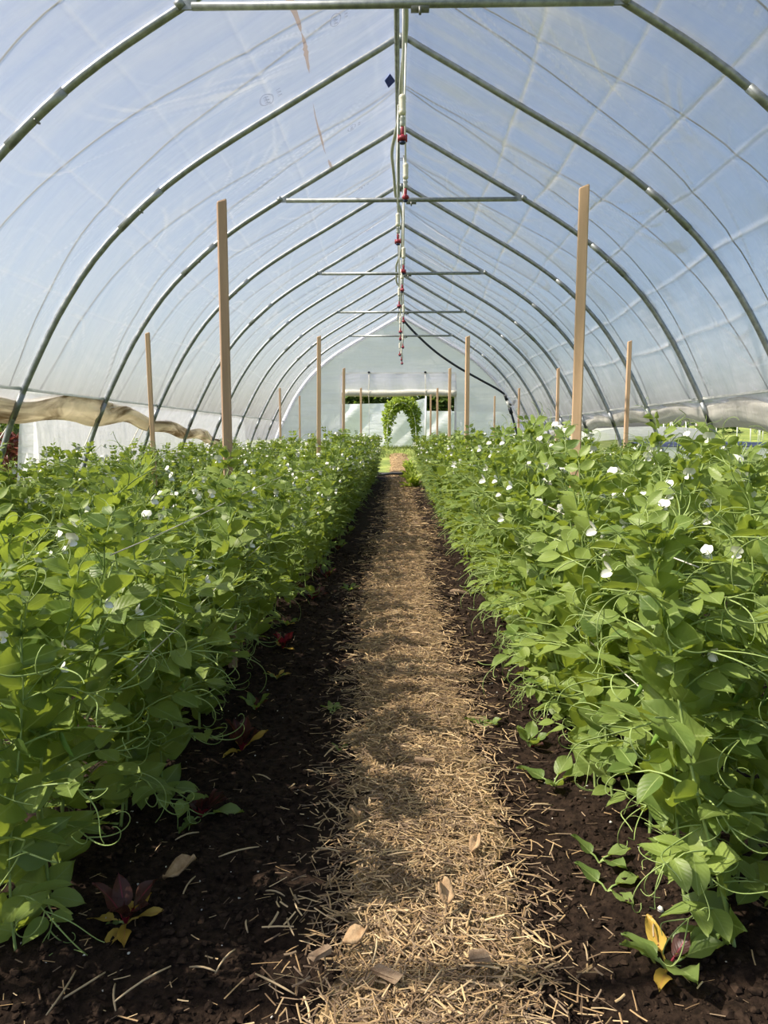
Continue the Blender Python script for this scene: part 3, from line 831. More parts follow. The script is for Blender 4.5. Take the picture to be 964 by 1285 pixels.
def leaf_mb(seed, fine=True):
    """compound pea leaf: petiole, two pairs of leaflets, branched tendril; grows along +Y"""
    rs = random.Random(seed); mb = MB()
    L = rs.uniform(.085, .12)
    ax = [Vector((rs.uniform(-.006, .006) * t, L * t, .030 * math.sin(PI * .6 * t) - .012 * t * t)) for t in np.linspace(0, 1, 6)]
    mb.tube(ax, np.linspace(.0018, .0012, 6), 5 if fine else 3, 1, cap=False)
    for k, t in enumerate((.42, .82)):
        p = Vector(ax[0]).lerp(ax[-1], t); p.z += .012
        for sg in (-1, 1):
            ang = rs.uniform(.75, 1.25) * sg
            d = Vector((math.sin(ang), math.cos(ang), rs.uniform(-.25, .4)))
            up = Vector((-sg * rs.uniform(-.1, .5), rs.uniform(-.5, .2), 1))
            sc = rs.uniform(.85, 1.15) * (1 if k == 0 else .85)
            mb.blade(.060 * sc, .0185 * sc, frame(p + d * .004, d, up), fold=rs.uniform(.1, .45), droop=rs.uniform(-.05, .3), wave=.12, fine=fine)
    e, dr = ax[-1], (ax[-1] - ax[-2]).normalized()
    if fine:
        tendril(mb, e, dr, rs.uniform(.08, .16), seed)
        for sg in (-1, 1):
            tendril(mb, e, dr + Vector((sg * .7, 0, .15)), rs.uniform(.06, .12), seed * 7 + sg)
    else:
        tendril(mb, e, dr, .10, seed, r=.0012, n=5)
    return mb

def stipule_mb(seed, fine=True):
    """clasping pair of large stipules: stem runs along +Z through the origin, leaf side is +Y"""
    rs = random.Random(seed); mb = MB()
    st = [(0, .32), (.08, .80), (.22, 1.0), (.42, .98), (.62, .78), (.80, .48), (.93, .2), (1, .02)] if fine else [(0, .4), (.25, 1), (.62, .75), (1, .03)]
    for sg in (-1, 1):
        d = Vector((sg * rs.uniform(.6, .95), rs.uniform(.1, .6), rs.uniform(.15, .65)))
        up = Vector((-sg * rs.uniform(.1, .4), rs.uniform(.4, 1.0), rs.uniform(.15, .7)))
        L = rs.uniform(.058, .078)
        mb.blade(L, L * .40, frame((sg * .002, .002, -.012), d, up), fold=rs.uniform(.1, .4), droop=rs.uniform(-.05, .22), wave=.16, stations=st, fine=fine, asym=1.1)
    return mb

def flower_mb(seed, fine=True):
    """nodding white pea flower on its stalk, the stalk rising along +Y +Z from the origin"""
    rs = random.Random(seed); mb = MB()
    e = Vector((0, .088, .072))
    mb.tube(spline([(0, 0, 0), (0, .04, .05), (0, .074, .082), e], 7 if fine else 4), .0012, 4 if fine else 3, 1, cap=False)
    st = [(0, .3), (.2, .75), (.5, 1), (.8, .85), (1, .35)] if fine else [(0, .3), (.5, 1), (1, .4)]
    mb.blade(.010, .006, frame(e, (0, .8, -.5)), fold=.9, slot=1, fine=False)
    for sg in (-1, 1):      # banner halves
        mb.blade(.020, .0105, frame(e + Vector((0, .004, 0)), (sg * .45, .35, .85), (0, -1, .3)), fold=-.2, droop=.25, slot=2, stations=st, fine=fine)
        mb.blade(.018, .007, frame(e + Vector((sg * .003, .006, -.002)), (sg * .25, 1, -.25), (sg, .2, .6)), fold=.5, droop=.3, slot=2, stations=st, fine=fine)
    mb.blade(.014, .005, frame(e + Vector((0, .006, -.003)), (0, 1, -.5), (0, .4, 1)), fold=-1.2, droop=-.3, slot=2, stations=st, fine=fine)
    return mb

def pod_mb(seed, fine=True):
    rs = random.Random(seed); mb = MB()
    mb.tube(spline([(0, 0, 0), (0, .025, .018), (0, .04, .005)], 5), .0013, 4, 1, cap=False)
    n = 9 if fine else 5
    L = rs.uniform(.06, .082)
    P, R = [], []
    for i in range(n):
        t = i / (n - 1)
        P.append((0.006 * math.sin(3 * t), .04 + .02 * t + .012 * t * t, .005 - L * t)); R.append(max(.0006, .0075 * math.sin(PI * min(1, .08 + t * .9)) ** .6 * (1 if t < 1 else .1)))
    k = MB(); k.tube(P, R, 8 if fine else 5, 3)
    V = k.v[0]; V[:, 0] *= .62
    mb.merge(k)
    mb.blade(.012, .004, frame((0, .04, .006), (0, .3, -1)), fold=.8, slot=1, fine=False)
    return mb

PMATS = ['leaf', 'stem', 'petal', 'pod']
LEAF_M = [leaf_mb(100 + i).mesh('leaf', PMATS) for i in range(8)]
STIP_M = [stipule_mb(200 + i).mesh('stipule', PMATS) for i in range(6)]
FLOW_M = [flower_mb(300 + i).mesh('flower', PMATS) for i in range(3)]
POD_M = [pod_mb(400 + i).mesh('pod', PMATS) for i in range(3)]
LEAF_S = [leaf_mb(100 + i, False) for i in range(8)]
STIP_S = [stipule_mb(200 + i, False) for i in range(6)]
FLOW_S = [flower_mb(300 + i, False) for i in range(3)]
POD_S = [pod_mb(400 + i, False) for i in range(3)]

def plan_plant(seed, H=0.93, lean=(0, 0), flowers=3, pods=2):
    """stem line and the list of (kind, variant, matrix) of one plant"""
    rs = random.Random(seed)
    n = 13
    az0 = rs.uniform(0, 2 * PI)
    P, x, y = [], 0.0, 0.0
    wob = rs.uniform(0, 6)
    for i in range(n + 1):
        t = i / n
        P.append(Vector((lean[0] * t ** 1.3 + .022 * math.sin(5 * t + wob), lean[1] * t ** 1.3 + .022 * math.cos(4.3 * t + wob), H * t * (1 - .08 * t))))
    items = []
    fl = rs.sample(range(8, 13), flowers); pd = rs.sample(range(5, 10), pods)
    for i in range(1, n + 1):
        t = i / n
        az = az0 + PI * i + rs.uniform(-.8, .8)
        sc = (0.90 + .42 * math.sin(PI * min(1, t * 1.05))) * rs.uniform(.85, 1.15)
        if i == n: sc *= .7
        pitch = -0.25 + 0.75 * t + rs.uniform(-.3, .3) + (.5 if i >= n - 1 else 0)
        up = (P[min(i + 1, n)] - P[i - 1]).normalized()
        R = Matrix.Rotation(az, 4, 'Z')
        items.append(('leaf', rs.randrange(8), Matrix.Translation(P[i]) @ R @ Matrix.Rotation(pitch, 4, 'X') @ Matrix.Rotation(rs.uniform(-.35, .35), 4, 'Y') @ Matrix.Scale(sc, 4)))
        items.append(('stipule', rs.randrange(6), Matrix.Translation(P[i]) @ R @ Matrix.Rotation(rs.uniform(-.35, .35), 4, 'X') @ Matrix.Scale(sc * rs.uniform(.8, 1.05), 4)))
        if i in fl:
            items.append(('flower', rs.randrange(3), Matrix.Translation(P[i]) @ Matrix.Rotation(az + rs.uniform(-1, 1), 4, 'Z') @ Matrix.Scale(rs.uniform(1.05, 1.3), 4)))
        if i in pd and i not in fl:
            items.append(('pod', rs.randrange(3), Matrix.Translation(P[i]) @ Matrix.Rotation(az + rs.uniform(-1.2, 1.2), 4, 'Z') @ Matrix.Scale(rs.uniform(.7, 1.15), 4)))
    # tip: two young folded leaves
    for k in range(2):
        items.append(('stipule', rs.randrange(6), Matrix.Translation(P[n]) @ Matrix.Rotation(az0 + 2 * k, 4, 'Z') @ Matrix.Rotation(.7, 4, 'X') @ Matrix.Scale(.5, 4)))
    return P, items

# prototypes: leaning towards +X (0..5), towards -X (6..11)
NPROTO = 12
PLANS, STEMS, FOLI_M, FOLI_MB = [], [], [], []
for i in range(NPROTO):
    rs = random.Random(900 + i)
    sx = 1 if i < 6 else -1
    P, items = plan_plant(500 + i, H=rs.uniform(.93, 1.06), lean=(sx * rs.uniform(-.05, .20), rs.uniform(-.12, .12)), flowers=(2, 3, 2)[i % 3], pods=rs.choice((1, 2, 2)))
    PLANS.append((P, items))
    mb = MB(); mb.tube([Vector((P[0].x, P[0].y, -.04))] + P, np.linspace(.0050, .0022, len(P) + 1), 6, 0)
    STEMS.append(mb.mesh('stem', 'stem'))
    fo, st = MB(), MB()
    for kd, v, m in items:
        if kd in ('leaf', 'stipule'):
            fo.merge({'leaf': LEAF_S, 'stipule': STIP_S}[kd][v], m)
    FOLI_M.append(fo.mesh('foliage', PMATS))
    al = MB(); al.merge(fo)
    al.tube(P[::3], .003, 3, 1, cap=False)
    for kd, v, m in items:
        if kd in ('flower', 'pod'):
            al.merge({'flower': FLOW_S, 'pod': POD_S}[kd][v], m)
    FOLI_MB.append((np.concatenate(al.v), al.f, al.mi, np.concatenate(al.uv)))

rows = {'a': (-0.75, 1.24, 18.4), 'b': (0.68, 1.42, 18.4), 'c': (-2.33, 2.6, 18.4), 'd': (2.22, 2.6, 18.4)}
PL = {'a': ('leafy green pea plant in the crowded row beside the shaded strip of soil', 'pea plants along the shaded soil'),
      'b': ('bright green pea plant with white flowers in the sunlit row beside the path', 'pea plants in the sunlit row'),
      'c': ('green pea plant in the outer row by the stained rolled curtain', 'pea plants by the stained curtain'),
      'd': ('green pea plant in the outer row by the pale gathered curtain', 'pea plants by the pale curtain')}
PITCH_Y = 0.095
spots = []
prs = random.Random(4)
for r, (x0, y0, y1) in rows.items():
    y = y0
    while y < y1:
        for sd in (-1, 1):
            if (r == 'a' and 3.2 < y < 5.6 and prs.random() < .42) or (r in 'ab' and y < 2.7 and prs.random() < .2):
                continue
            shift = {'a': -.045, 'b': .03}.get(r, 0) * max(0, min(1, (5.5 - y) / 2))
            if r == 'a' and y < 1.62: shift = -.13
            spots.append((r, x0 + shift + sd * prs.uniform(.03, .17), y + prs.uniform(-.04, .04), sd))
        y += PITCH_Y
def in_view_rank(s):
    r, x, y, sd = s
    if abs(x) / y > 0.56: return 50 + y                      # outside the frame
    return y + (2.2 if r in 'cd' else 0)                     # the outer rows show only their tops
order = sorted(spots, key=in_view_rank)
FULL_Y = 4.3
seen = {}
def plant_label(r, x, y, sd):
    """the first plants of the two inner rows are told apart by counting along the row; the rest share their row's label"""
    lb, gp = PL[r]
    if r in 'ab':
        k = seen[(r, sd)] = seen.get((r, sd), 0) + 1
        path_side = (sd > 0) == (r == 'a')
        if k <= 14:
            rowname = 'row beside the shaded soil' if r == 'a' else 'sunlit row'
            return '%s pea plant from the near end of the %s, %s edge' % (NUM[k - 1], rowname, 'path' if path_side else 'outer'), gp
    return lb, gp
mass = []
for k, (r, x, y, sd) in enumerate(order):
    i = prs.randrange(6) + (0 if sd > 0 else 6)
    hsc = prs.uniform(.86, 1.08)
    if r == 'a': hsc *= .74 + .22 * min(1, max(0, (y - 1.4) / 2.0))
    if r == 'a' and 3.0 < y < 5.8: hsc *= .86
    if r == 'b': hsc *= .86 + .11 * min(1, max(0, (y - 1.4) / 1.6))
    if r in 'cd': hsc *= .89
    rz = prs.uniform(-.5, .5)
    if k < 300:
        lb, gp = plant_label(r, x, y, sd)
        o = thing('pea_plant', lb, 'pea plant', (x, y, float(soil_z(np.array(x), np.array(y))) + .004), rz, gp, hsc)
        link('stem', STEMS[i], o)
        full = y < FULL_Y
        if not full:
            link('foliage', FOLI_M[i], o)
        for kd, v, m in PLANS[i][1]:
            if kd == 'flower': link('flower', FLOW_M[v], o, m)
            elif kd == 'pod': link('pod', POD_M[v], o, m)
            elif full: link(kd, (LEAF_M if kd == 'leaf' else STIP_M)[v], o, m @ Matrix.Scale(1.08 / hsc, 4))
    else:
        mass.append((i, x, y, rz, hsc))
Vs, Fs, Ms, Us, n0 = [], [], [], [], 0
for i, x, y, rz, sc in mass:
    V, F, mi, uv = FOLI_MB[i]
    c, s = math.cos(rz) * sc, math.sin(rz) * sc
    Vs.append(np.stack([V[:, 0] * c - V[:, 1] * s + x, V[:, 0] * s + V[:, 1] * c + y, V[:, 2] * sc], 1))
    Fs.append((F, n0)); Ms.append(mi); Us.append(uv); n0 += len(V)
FQ = {}
allF, allM = [], []
for (F, o), mi in zip(Fs, Ms):
    key = id(F)
    if key not in FQ:
        FQ[key] = (np.array([q for q in F if len(q) == 4]), np.array([m for q, m in zip(F, mi) if len(q) == 4]))
    allF.append(FQ[key][0] + o); allM.append(FQ[key][1])
rest = link('pea_foliage', mesh_np('pea_foliage', np.concatenate(Vs), np.concatenate(allF), PMATS, np.concatenate(allM), np.concatenate(Us)))
tag(rest, 'massed far pea plants filling the four rows down to the end wall', 'pea plants', kind='stuff')

# ------------------------------------------------------------------ seedlings along the path edges
def seedling(px, py_, label, leaves, h=0.07, cat='seedling', name='beet_seedling', rz=0, dist=None):
    """leaves: list of (material, count, length, pitch)"""
    p = on_ground(px, py_, 0.0)
    t = thing(name, label, cat, (p.x, p.y, float(soil_z(np.array(p.x), np.array(p.y))) + .002), rz, 'young plants along the soil strips')
    rs = random.Random(int(px * 7 + py_))
    k = 0
    for mname, cnt_, L, pt in leaves:
        for i in range(cnt_):
            az = k * 2.4 + rs.uniform(-.4, .4); k += 1
            pit = pt + rs.uniform(-.2, .2)
            l = L * rs.uniform(.8, 1.15)
            d = Vector((math.cos(az) * math.cos(pit), math.sin(az) * math.cos(pit), math.sin(pit)))
            mb = MB()
            b = d * l * .35
            mb.tube([(0, 0, -.005), b * .5 + Vector((0, 0, .002)), b], .0022, 5, 1, cap=False)
            mb.blade(l * .75, l * (.16 if mname == 'yellow_leaf' else .24), frame(b * .9, d, (0, 0, 1)), fold=.35, droop=rs.uniform(.05, .3), wave=.35, slot=0)
            mb.build('leaf', [mname, {'beet': 'beet_red', 'beet_red': 'beet_red', 'yellow_leaf': 'yellow_leaf'}.get(mname, 'stem')], t)
    return t
B, RD, YL, GL = 'beet', 'beet_red', 'yellow_leaf', 'leaf_pale'
seedling(158, 1172, 'dark red beet seedling with a skirt of yellow leaves, lowest on the shaded soil', [(B, 6, .085, 1.1), (YL, 6, .085, .25), (GL, 1, .04, .3)])
seedling(252, 1030, 'dusky beet seedling with one long yellow-green leaf lying beneath twisted tendrils', [(B, 6, .085, .9), (GL, 3, .09, .15)])
seedling(303, 945, 'plum-coloured beet seedling with yellow leaves hanging on one side', [(B, 6, .09, 1.1), (YL, 3, .085, .3)])
seedling(320, 897, 'pale brownish-green seedling close below the pea row in the shade', [(GL, 5, .07, .7), (B, 2, .06, .6)])
seedling(348, 857, 'tiny yellowish seedling on the lit patch of soil', [(YL, 4, .055, .7), (GL, 2, .05, .6)])
seedling(355, 820, 'crimson-centred beet seedling with one fallen yellow leaf', [(RD, 5, .075, 1.0), (YL, 2, .08, .1), (B, 2, .06, .7)])
seedling(360, 792, 'small yellow-green seedling just behind the crimson one', [(GL, 5, .07, .6), (YL, 2, .05, .4)])
seedling(392, 757, 'bronze beet seedling with upright green leaf, beside the shaded row', [(B, 6, .11, .7), (GL, 2, .11, 1.0)])
seedling(410, 728, 'bronze-green beet seedling farther up the shaded strip, leaves spread', [(B, 5, .10, .7), (GL, 2, .11, .9)])
seedling(438, 740, 'small green weed seedling at the straw edge on the shaded side', [(GL, 5, .07, .5)], name='weed_seedling')
seedling(424, 695, 'green-leaved beet seedling next up the shaded strip past the bronze-green one', [(B, 3, .11, .7), (GL, 3, .11, .8)])
seedling(437, 672, 'farthest leafy seedling on the shaded strip of soil', [(B, 3, .11, .8), (GL, 3, .11, .7)])
seedling(418, 895, 'tiny grey-green weed seedling at the shaded edge of the straw', [(GL, 5, .045, .5)], name='weed_seedling')
seedling(426, 940, 'smallest green weed sprout half under straw by the shaded soil', [(GL, 4, .03, .6)], name='weed_seedling')
seedling(608, 914, 'fresh green weed seedling with pointed leaves on the sunlit soil', [(GL, 7, .06, .5)], name='weed_seedling')
seedling(665, 940, 'leafy green beet seedling at the foot of the sunlit pea row', [(GL, 5, .085, .9), (B, 1, .06, .5)])
seedling(694, 990, 'green seedling with one broad leaf held towards the path', [(GL, 4, .10, .45)])
seedling(752, 1090, 'small green beet seedling drooping beside a trailing tendril', [(GL, 3, .08, .4)])
seedling(762, 1125, 'round-leaved green seedling beneath the overhanging pea shoots', [(GL, 3, .075, .3)])
seedling(838, 1225, 'red-veined green beet plant with a yellow leaf, lowest on the sunlit soil', [(GL, 6, .11, .6), (YL, 2, .10, .15), (B, 1, .08, .8)])
seedling(680, 832, 'bushy green and red seedling against the sunlit row beside a pea pod', [(GL, 5, .09, .7), (YL, 2, .07, .4), (RD, 1, .06, .8)])
seedling(655, 790, 'brown-tinged seedling behind the pod on the sunlit strip', [(YL, 3, .07, .7), (GL, 3, .08, .8)])
seedling(628, 745, 'red and green beet seedling beside the wooden offcut', [(B, 4, .09, .7), (RD, 2, .07, .9), (GL, 2, .1, .6)])
seedling(596, 700, 'dark-leaved seedling midway along the sunlit strip', [(B, 4, .11, .6), (GL, 3, .12, .7)])
seedling(575, 682, 'paler seedling spreading next to the dark-leaved one', [(GL, 6, .11, .5)])
seedling(562, 660, 'low dark seedling where the sunlit soil strip narrows', [(B, 5, .11, .6), (GL, 2, .1, .6)])
seedling(548, 640, 'farthest dark seedling on the sunlit strip', [(B, 4, .12, .7), (GL, 2, .12, .7)])
seedling(592, 838 - 90, 'small green weed seedling in front of the wooden offcut', [(GL, 5, .06, .5)], name='weed_seedling')
# pale leafy heads by the far end of the path
for i, (px, py_) in enumerate(((519, 612), (517, 604), (515, 597), (514, 591))):
    seedling(px, py_, 'pale yellow-green leafy head, %s of four by the far end of path' % NUM[i], [('lettuce', 12, .30, .9), ('lettuce', 10, .26, .4), ('lettuce', 6, .3, 1.3)], name='lettuce', cat='lettuce')

# ------------------------------------------------------------------ straw, clods, litter
def straw_geom(n, region, zf, lmin, lmax, wmin, wmax, seed, tilt=.12, cols=None):
    """n thin bent straws as one joined mesh: each a flattened four-sided stalk in two segments"""
    g = np.random.default_rng(seed)
    X, Y_ = region(g, n)
    L = g.uniform(lmin, lmax, n) * g.uniform(.5, 1, n); W = g.uniform(wmin, wmax, n)
    az = g.uniform(0, PI, n); tl = g.normal(0, tilt, n); bend = g.normal(0, .05, n)
    Z = zf(X, Y_, g)
    u = np.stack([np.cos(az), np.sin(az), tl], 1); u /= np.linalg.norm(u, axis=1)[:, None]
    s = np.stack([-np.sin(az), np.cos(az), g.normal(0, .3, n)], 1)
    up = np.cross(u, s)
    C0 = np.stack([X, Y_, Z], 1)
    rings = []
    for t, in ((-.5,), (0.0,), (.5,)):
        c = C0 + u * (L * t)[:, None] + s * (bend * L * (abs(t) - .25))[:, None]
        for a, b in ((-1, 0), (0, .40), (1, 0), (0, -.40)):
            rings.append(c + s * (W * a / 2)[:, None] + up * (W * b / 2)[:, None])
    V = np.stack(rings, 1).reshape(-1, 3)
    q = []
    for r in range(2):
        for j in range(4):
            q.append((r * 4 + j, r * 4 + (j + 1) % 4, r * 4 + 4 + (j + 1) % 4, r * 4 + 4 + j))
    q += [(3, 2, 1, 0), (8, 9, 10, 11)]
    F = (np.arange(n)[:, None, None] * 12 + np.array(q)[None]).reshape(-1, 4)
    cols = cols if cols is not None else np.array([(.42, .29, .15), (.33, .22, .11), (.56, .42, .24), (.22, .145, .08), (.47, .34, .18), (.28, .205, .13), (.15, .10, .06), (.20, .14, .09)])
    c = cols[g.integers(0, len(cols), n)] * g.uniform(.8, 1.3, n)[:, None]
    return V, F, np.repeat(c, 12, axis=0)

def path_region(y0, y1, spread):
    def f(g, n):
        y = y0 + (y1 - y0) * g.random(n) ** 1.15
        ab = np.array([path_edges(v) for v in y])
        c, w = ab.mean(1), (ab[:, 1] - ab[:, 0]) / 2
        x = c + w * np.clip(g.normal(0, spread, n), -1.35, 1.35)
        return x, y
    return f
def path_z(x, y, g):
    return 0.018 + 0.026 * g.random(len(x)) ** 1.3 * np.clip(1.3 - np.abs(x) / .33, .1, 1) + np.where(y > 20.5, out_z(x, y) + .04, 0)
sets = [straw_geom(15000, path_region(1.0, 3.2, .45), path_z, .018, .075, .0015, .0036, 1),
        straw_geom(11000, path_region(3.0, 7.5, .48), path_z, .025, .095, .0022, .0045, 2),
        straw_geom(7500, path_region(7.0, 26.4, .55), path_z, .05, .14, .005, .010, 3)]
V = np.concatenate([s[0] for s in sets]); C = np.concatenate([s[2] for s in sets])
F, o = [], 0
for s in sets:
    F.append(s[1] + o); o += len(s[0])
tag(link('straw_mulch', mesh_np('straw_mulch', V, np.concatenate(F), 'straw', col=C, smooth=False)), 'golden chopped straw covering the path between the pea rows', 'straw mulch', kind='stuff')
def soil_region(g, n):
    x = np.where(g.random(n) < .5, g.uniform(-.78, -.2, n), g.uniform(.2, .80, n)); y = 1.05 + 5.5 * g.random(n) ** 1.5
    return x, y
V, F, C = straw_geom(900, soil_region, lambda x, y, g: soil_z(x, y) + .006, .012, .05, .0012, .0028, 5, tilt=.1)
tag(link('straw_bits', mesh_np('straw_bits', V, F, 'straw', col=C, smooth=False)), 'short bits of straw strewn over the dark soil strips', 'straw bits', kind='stuff')
def aisle(g, n):
    x = np.where(g.random(n) < .6, g.normal(-1.5, .2, n), g.normal(1.45, .2, n)); y = 1.5 + 10 * g.random(n)
    return x, y
V, F, C = straw_geom(2600, aisle, lambda x, y, g: soil_z(x, y) + .012, .04, .11, .003, .006, 6)
tag(link('aisle_straw', mesh_np('aisle_straw', V, F, 'straw', col=C, smooth=False)), 'straw on the half-hidden aisles behind the inner pea rows', 'straw mulch', kind='stuff')

# longer single straws lying on the dark soil
LS = [(237, 1115, .085, 1.5), (330, 975, .06, -.6), (283, 1205, .07, 1.25), (255, 1218, .055, -.2), (180, 1240, .12, .95), (345, 1250, .09, -.55), (100, 1250, .10, .9), (78, 1262, .11, 1.55), (145, 1255, .07, -1.2),
      (390, 965, .055, -.5), (300, 1070, .10, .55), (345, 1120, .05, -.4), (545, 1250, .08, 1.1), (505, 1095, .07, .2), (690, 1120, .05, .5), (735, 1190, .05, 1.5), (680, 1010, .06, .05), (700, 1145, .035, .3),
      (820, 1180, .045, 1.25), (610, 905 + 75, .05, .4), (640, 1085, .07, .4), (635, 1130, .06, .5), (600, 1060, .06, -.9), (365, 1180, .06, -1.2), (310, 1160, .045, -1.3), (235, 1050, .06, .6), (412, 1085, .06, -.3), (470, 1215, .08, 1.5)]
used = {}
LAND = [(158, 1172, 'dark red beet with yellow skirt'), (252, 1030, 'dusky beet under tendrils'), (303, 945, 'plum-coloured beet'), (205, 1112, 'curled tan dead leaf'), (426, 940, 'smallest weed sprout'), (608, 914, 'pointed green weed'), (665, 940, 'green beet at the sunlit foot'),
        (694, 990, 'broad-leaved seedling'), (752, 1090, 'drooping small seedling'), (838, 1225, 'red-veined green beet'), (563, 1165, 'orange-brown dead leaf'), (592, 1085, 'small twisted leaf'), (430, 1212, 'pale buff leaf fragment'), (828, 1152, 'white pebble')]
for px, py_, L, az in LS:
    p = on_ground(px, py_, .02)
    mb = MB(); n = 5
    b = random.uniform(-.06, .06)
    P = [(L * (t - .5), b * L * math.sin(PI * t), .004 * math.sin(PI * t)) for t in np.linspace(0, 1, n)]
    mb.tube(P, [.0014, .0019, .0018, .0019, .0013], 6, col=np.array((.56, .43, .26)) * random.uniform(.7, 1.1))
    o = mb.build('loose_straw', 'straw'); o.location = (p.x, p.y, float(soil_z(np.array(p.x), np.array(p.y))) + (.012 if abs(p.x) > .25 else .052)); o.rotation_euler = (0, random.uniform(-.05, .05), az)
    near = min(LAND, key=lambda q: (q[0] - px) ** 2 + (q[1] - py_) ** 2)[2]
    k = used[near] = used.get(near, 0) + 1
    tag(o, 'loose pale straw on the ground by the %s%s' % (near, '' if k == 1 else ', %s one' % NUM[k - 1]), 'straw', 'loose straws on the soil')

# soil crumbs
g = np.random.default_rng(9)
ico_t = (1 + 5 ** .5) / 2
IV = np.array([(-1, ico_t, 0), (1, ico_t, 0), (-1, -ico_t, 0), (1, -ico_t, 0), (0, -1, ico_t), (0, 1, ico_t), (0, -1, -ico_t), (0, 1, -ico_t), (ico_t, 0, -1), (ico_t, 0, 1), (-ico_t, 0, -1), (-ico_t, 0, 1)]) / 1.9
IF = np.array([(0, 11, 5), (0, 5, 1), (0, 1, 7), (0, 7, 10), (0, 10, 11), (1, 5, 9), (5, 11, 4), (11, 10, 2), (10, 7, 6), (7, 1, 8), (3, 9, 4), (3, 4, 2), (3, 2, 6), (3, 6, 8), (3, 8, 9), (4, 9, 5), (2, 4, 11), (6, 2, 10), (8, 6, 7), (9, 8, 1)])
def lumps(n, x, y, z, r, seed):
    g = np.random.default_rng(seed)
    jit = 1 + g.uniform(-.5, .5, (n, 12, 1))
    sq = np.stack([g.uniform(.7, 1.3, n), g.uniform(.7, 1.3, n), g.uniform(.5, .9, n)], 1)
    V = IV[None] * jit * (r[:, None] * sq)[:, None, :] + np.stack([x, y, z], 1)[:, None, :]
    F = (np.arange(n)[:, None, None] * 12 + IF[None]).reshape(-1, 3)
    return V.reshape(-1, 3), F
n = 22000
x, y = soil_region(g, n); x = np.where(np.abs(x) < .24, x * 1.3, x)
r = .0018 + .009 * g.random(n) ** 4
V, F = lumps(n, x, y, soil_z(x, y) + r * .25, r, 1)
tag(link('soil_crumbs', mesh_np('soil_crumbs', V, F, 'clod', smooth=False)), 'dark crumbly soil clods on the strips beside the path', 'soil', kind='stuff')
n = 260
x, y = soil_region(g, n); r = .0012 + .0022 * g.random(n) ** 2
V, F = lumps(n, x, y, soil_z(x, y) + .004, r, 2)
tag(link('white_specks', mesh_np('white_specks', V, F, 'fleck')), 'white mineral specks scattered through the dark soil', 'specks', kind='stuff')

def litter(px, py_, label, cat, name, L, W, mname, az=0.0, curl=.5, th=.004, zoff=.012):
    p = on_ground(px, py_, .01)
    mb = MB(); mb.blade(L, W, None, fold=curl, droop=-curl * .5, wave=.5)
    o = mb.build(name, mname)
    o.location = (p.x, p.y, float(soil_z(np.array(p.x), np.array(p.y))) + zoff); o.rotation_euler = (.1, .15, az)
    m = o.modifiers.new('thickness', 'SOLIDIFY'); m.thickness = th
    return tag(o, label, cat)
litter(205, 1112, 'curled tan dead leaf on the black soil in shade', 'leaf', 'dead_leaf', .07, .018, 'dry_leaf', -1.2, .9)
litter(563, 1165, 'orange-brown crumpled dead leaf on the straw path', 'leaf', 'dead_leaf', .045, .018, 'dry_leaf', .3, .8, zoff=.06)
litter(592, 1085, 'small twisted brown leaf at the sunny straw edge', 'leaf', 'dead_leaf', .04, .012, 'dry_leaf', -.4, .9, zoff=.05)
litter(452, 1045, 'dull grey-tan leaf scrap near the middle of the path', 'leaf', 'dead_leaf', .03, .012, 'dry_leaf', 1.2, .6, zoff=.055)
litter(430, 1212, 'pale buff leaf fragment low on the path', 'leaf', 'dead_leaf', .05, .015, 'dry_leaf', -1.1, .4, zoff=.055)
for px, py_, L, W, az, lb in ((533, 968, .055, .018, 0.1, 'flat brown wood chip in the middle of the straw path'), (485, 1245, .05, .018, -.5, 'weathered wood chip low on the straw path'), (402, 1218, .04, .016, .8, 'broad grey wood chip near the shaded straw edge'),
                              (692 - 20, 741, .13, .05, -.5, 'grey wooden offcut lying against the sunlit pea row'), (600, 1222, .035, .022, .2, 'rounded tan chip among bright straws')):
    p = on_ground(px if 'offcut' not in lb else 580, py_, .02)
    mb = MB(); mb.box((0, 0, 0), (L, W, .008), col=(.3, .2, .1)); o = mb.build('wood_chip', 'chip', smooth=False)
    for v in o.data.vertices:
        v.co.x += random.uniform(-.1, .1) * L; v.co.y += random.uniform(-.15, .15) * W
    o.location = (p.x, p.y, .055 if abs(p.x) < .3 else float(soil_z(np.array(p.x), np.array(p.y))) + .012); o.rotation_euler = (.05, .08, az)
    tag(o, lb, 'wood chip')
p = on_ground(828, 1152, .01)
mb = MB(); V, F = lumps(1, np.array([0.]), np.array([0.]), np.array([0.]), np.array([.010]), 8); mb.add(V, F); o = mb.build('white_pebble', 'fleck'); o.location = (p.x, p.y, float(soil_z(np.array(p.x), np.array(p.y))) + .008)
tag(o, 'single white pebble on the dark soil near the sunlit row', 'pebble')
mb = MB()
p = on_ground(500, 598)
mb.tube([(-.55, 18.9, .05), (-.2, 18.95, .075), (.15, 18.9, .075), (.5, 18.95, .06)], .028, 8)
t = tag(mb.build('header_hose', 'black_hose'), 'black header hose lying across the path near the far door', 'hose')
mb = MB(); mb.tube([(.22, 18.86, .085), (.42, 18.9, .08)], .04, 8); mb.build('coupling', 'pvc', t)

# ------------------------------------------------------------------ outside
def leaf_cloud(mb, pts, size, rs, slot=0):
    for p in pts:
        d = Vector((rs.gauss(0, 1), rs.gauss(0, 1), rs.gauss(0, .6))); u = Vector((rs.gauss(0, 1), rs.gauss(0, 1), 1))
        L = size * rs.uniform(.6, 1.3)
        mb.blade(L, L * .33, frame(p, d, u), fold=.3, fine=False, slot=slot)

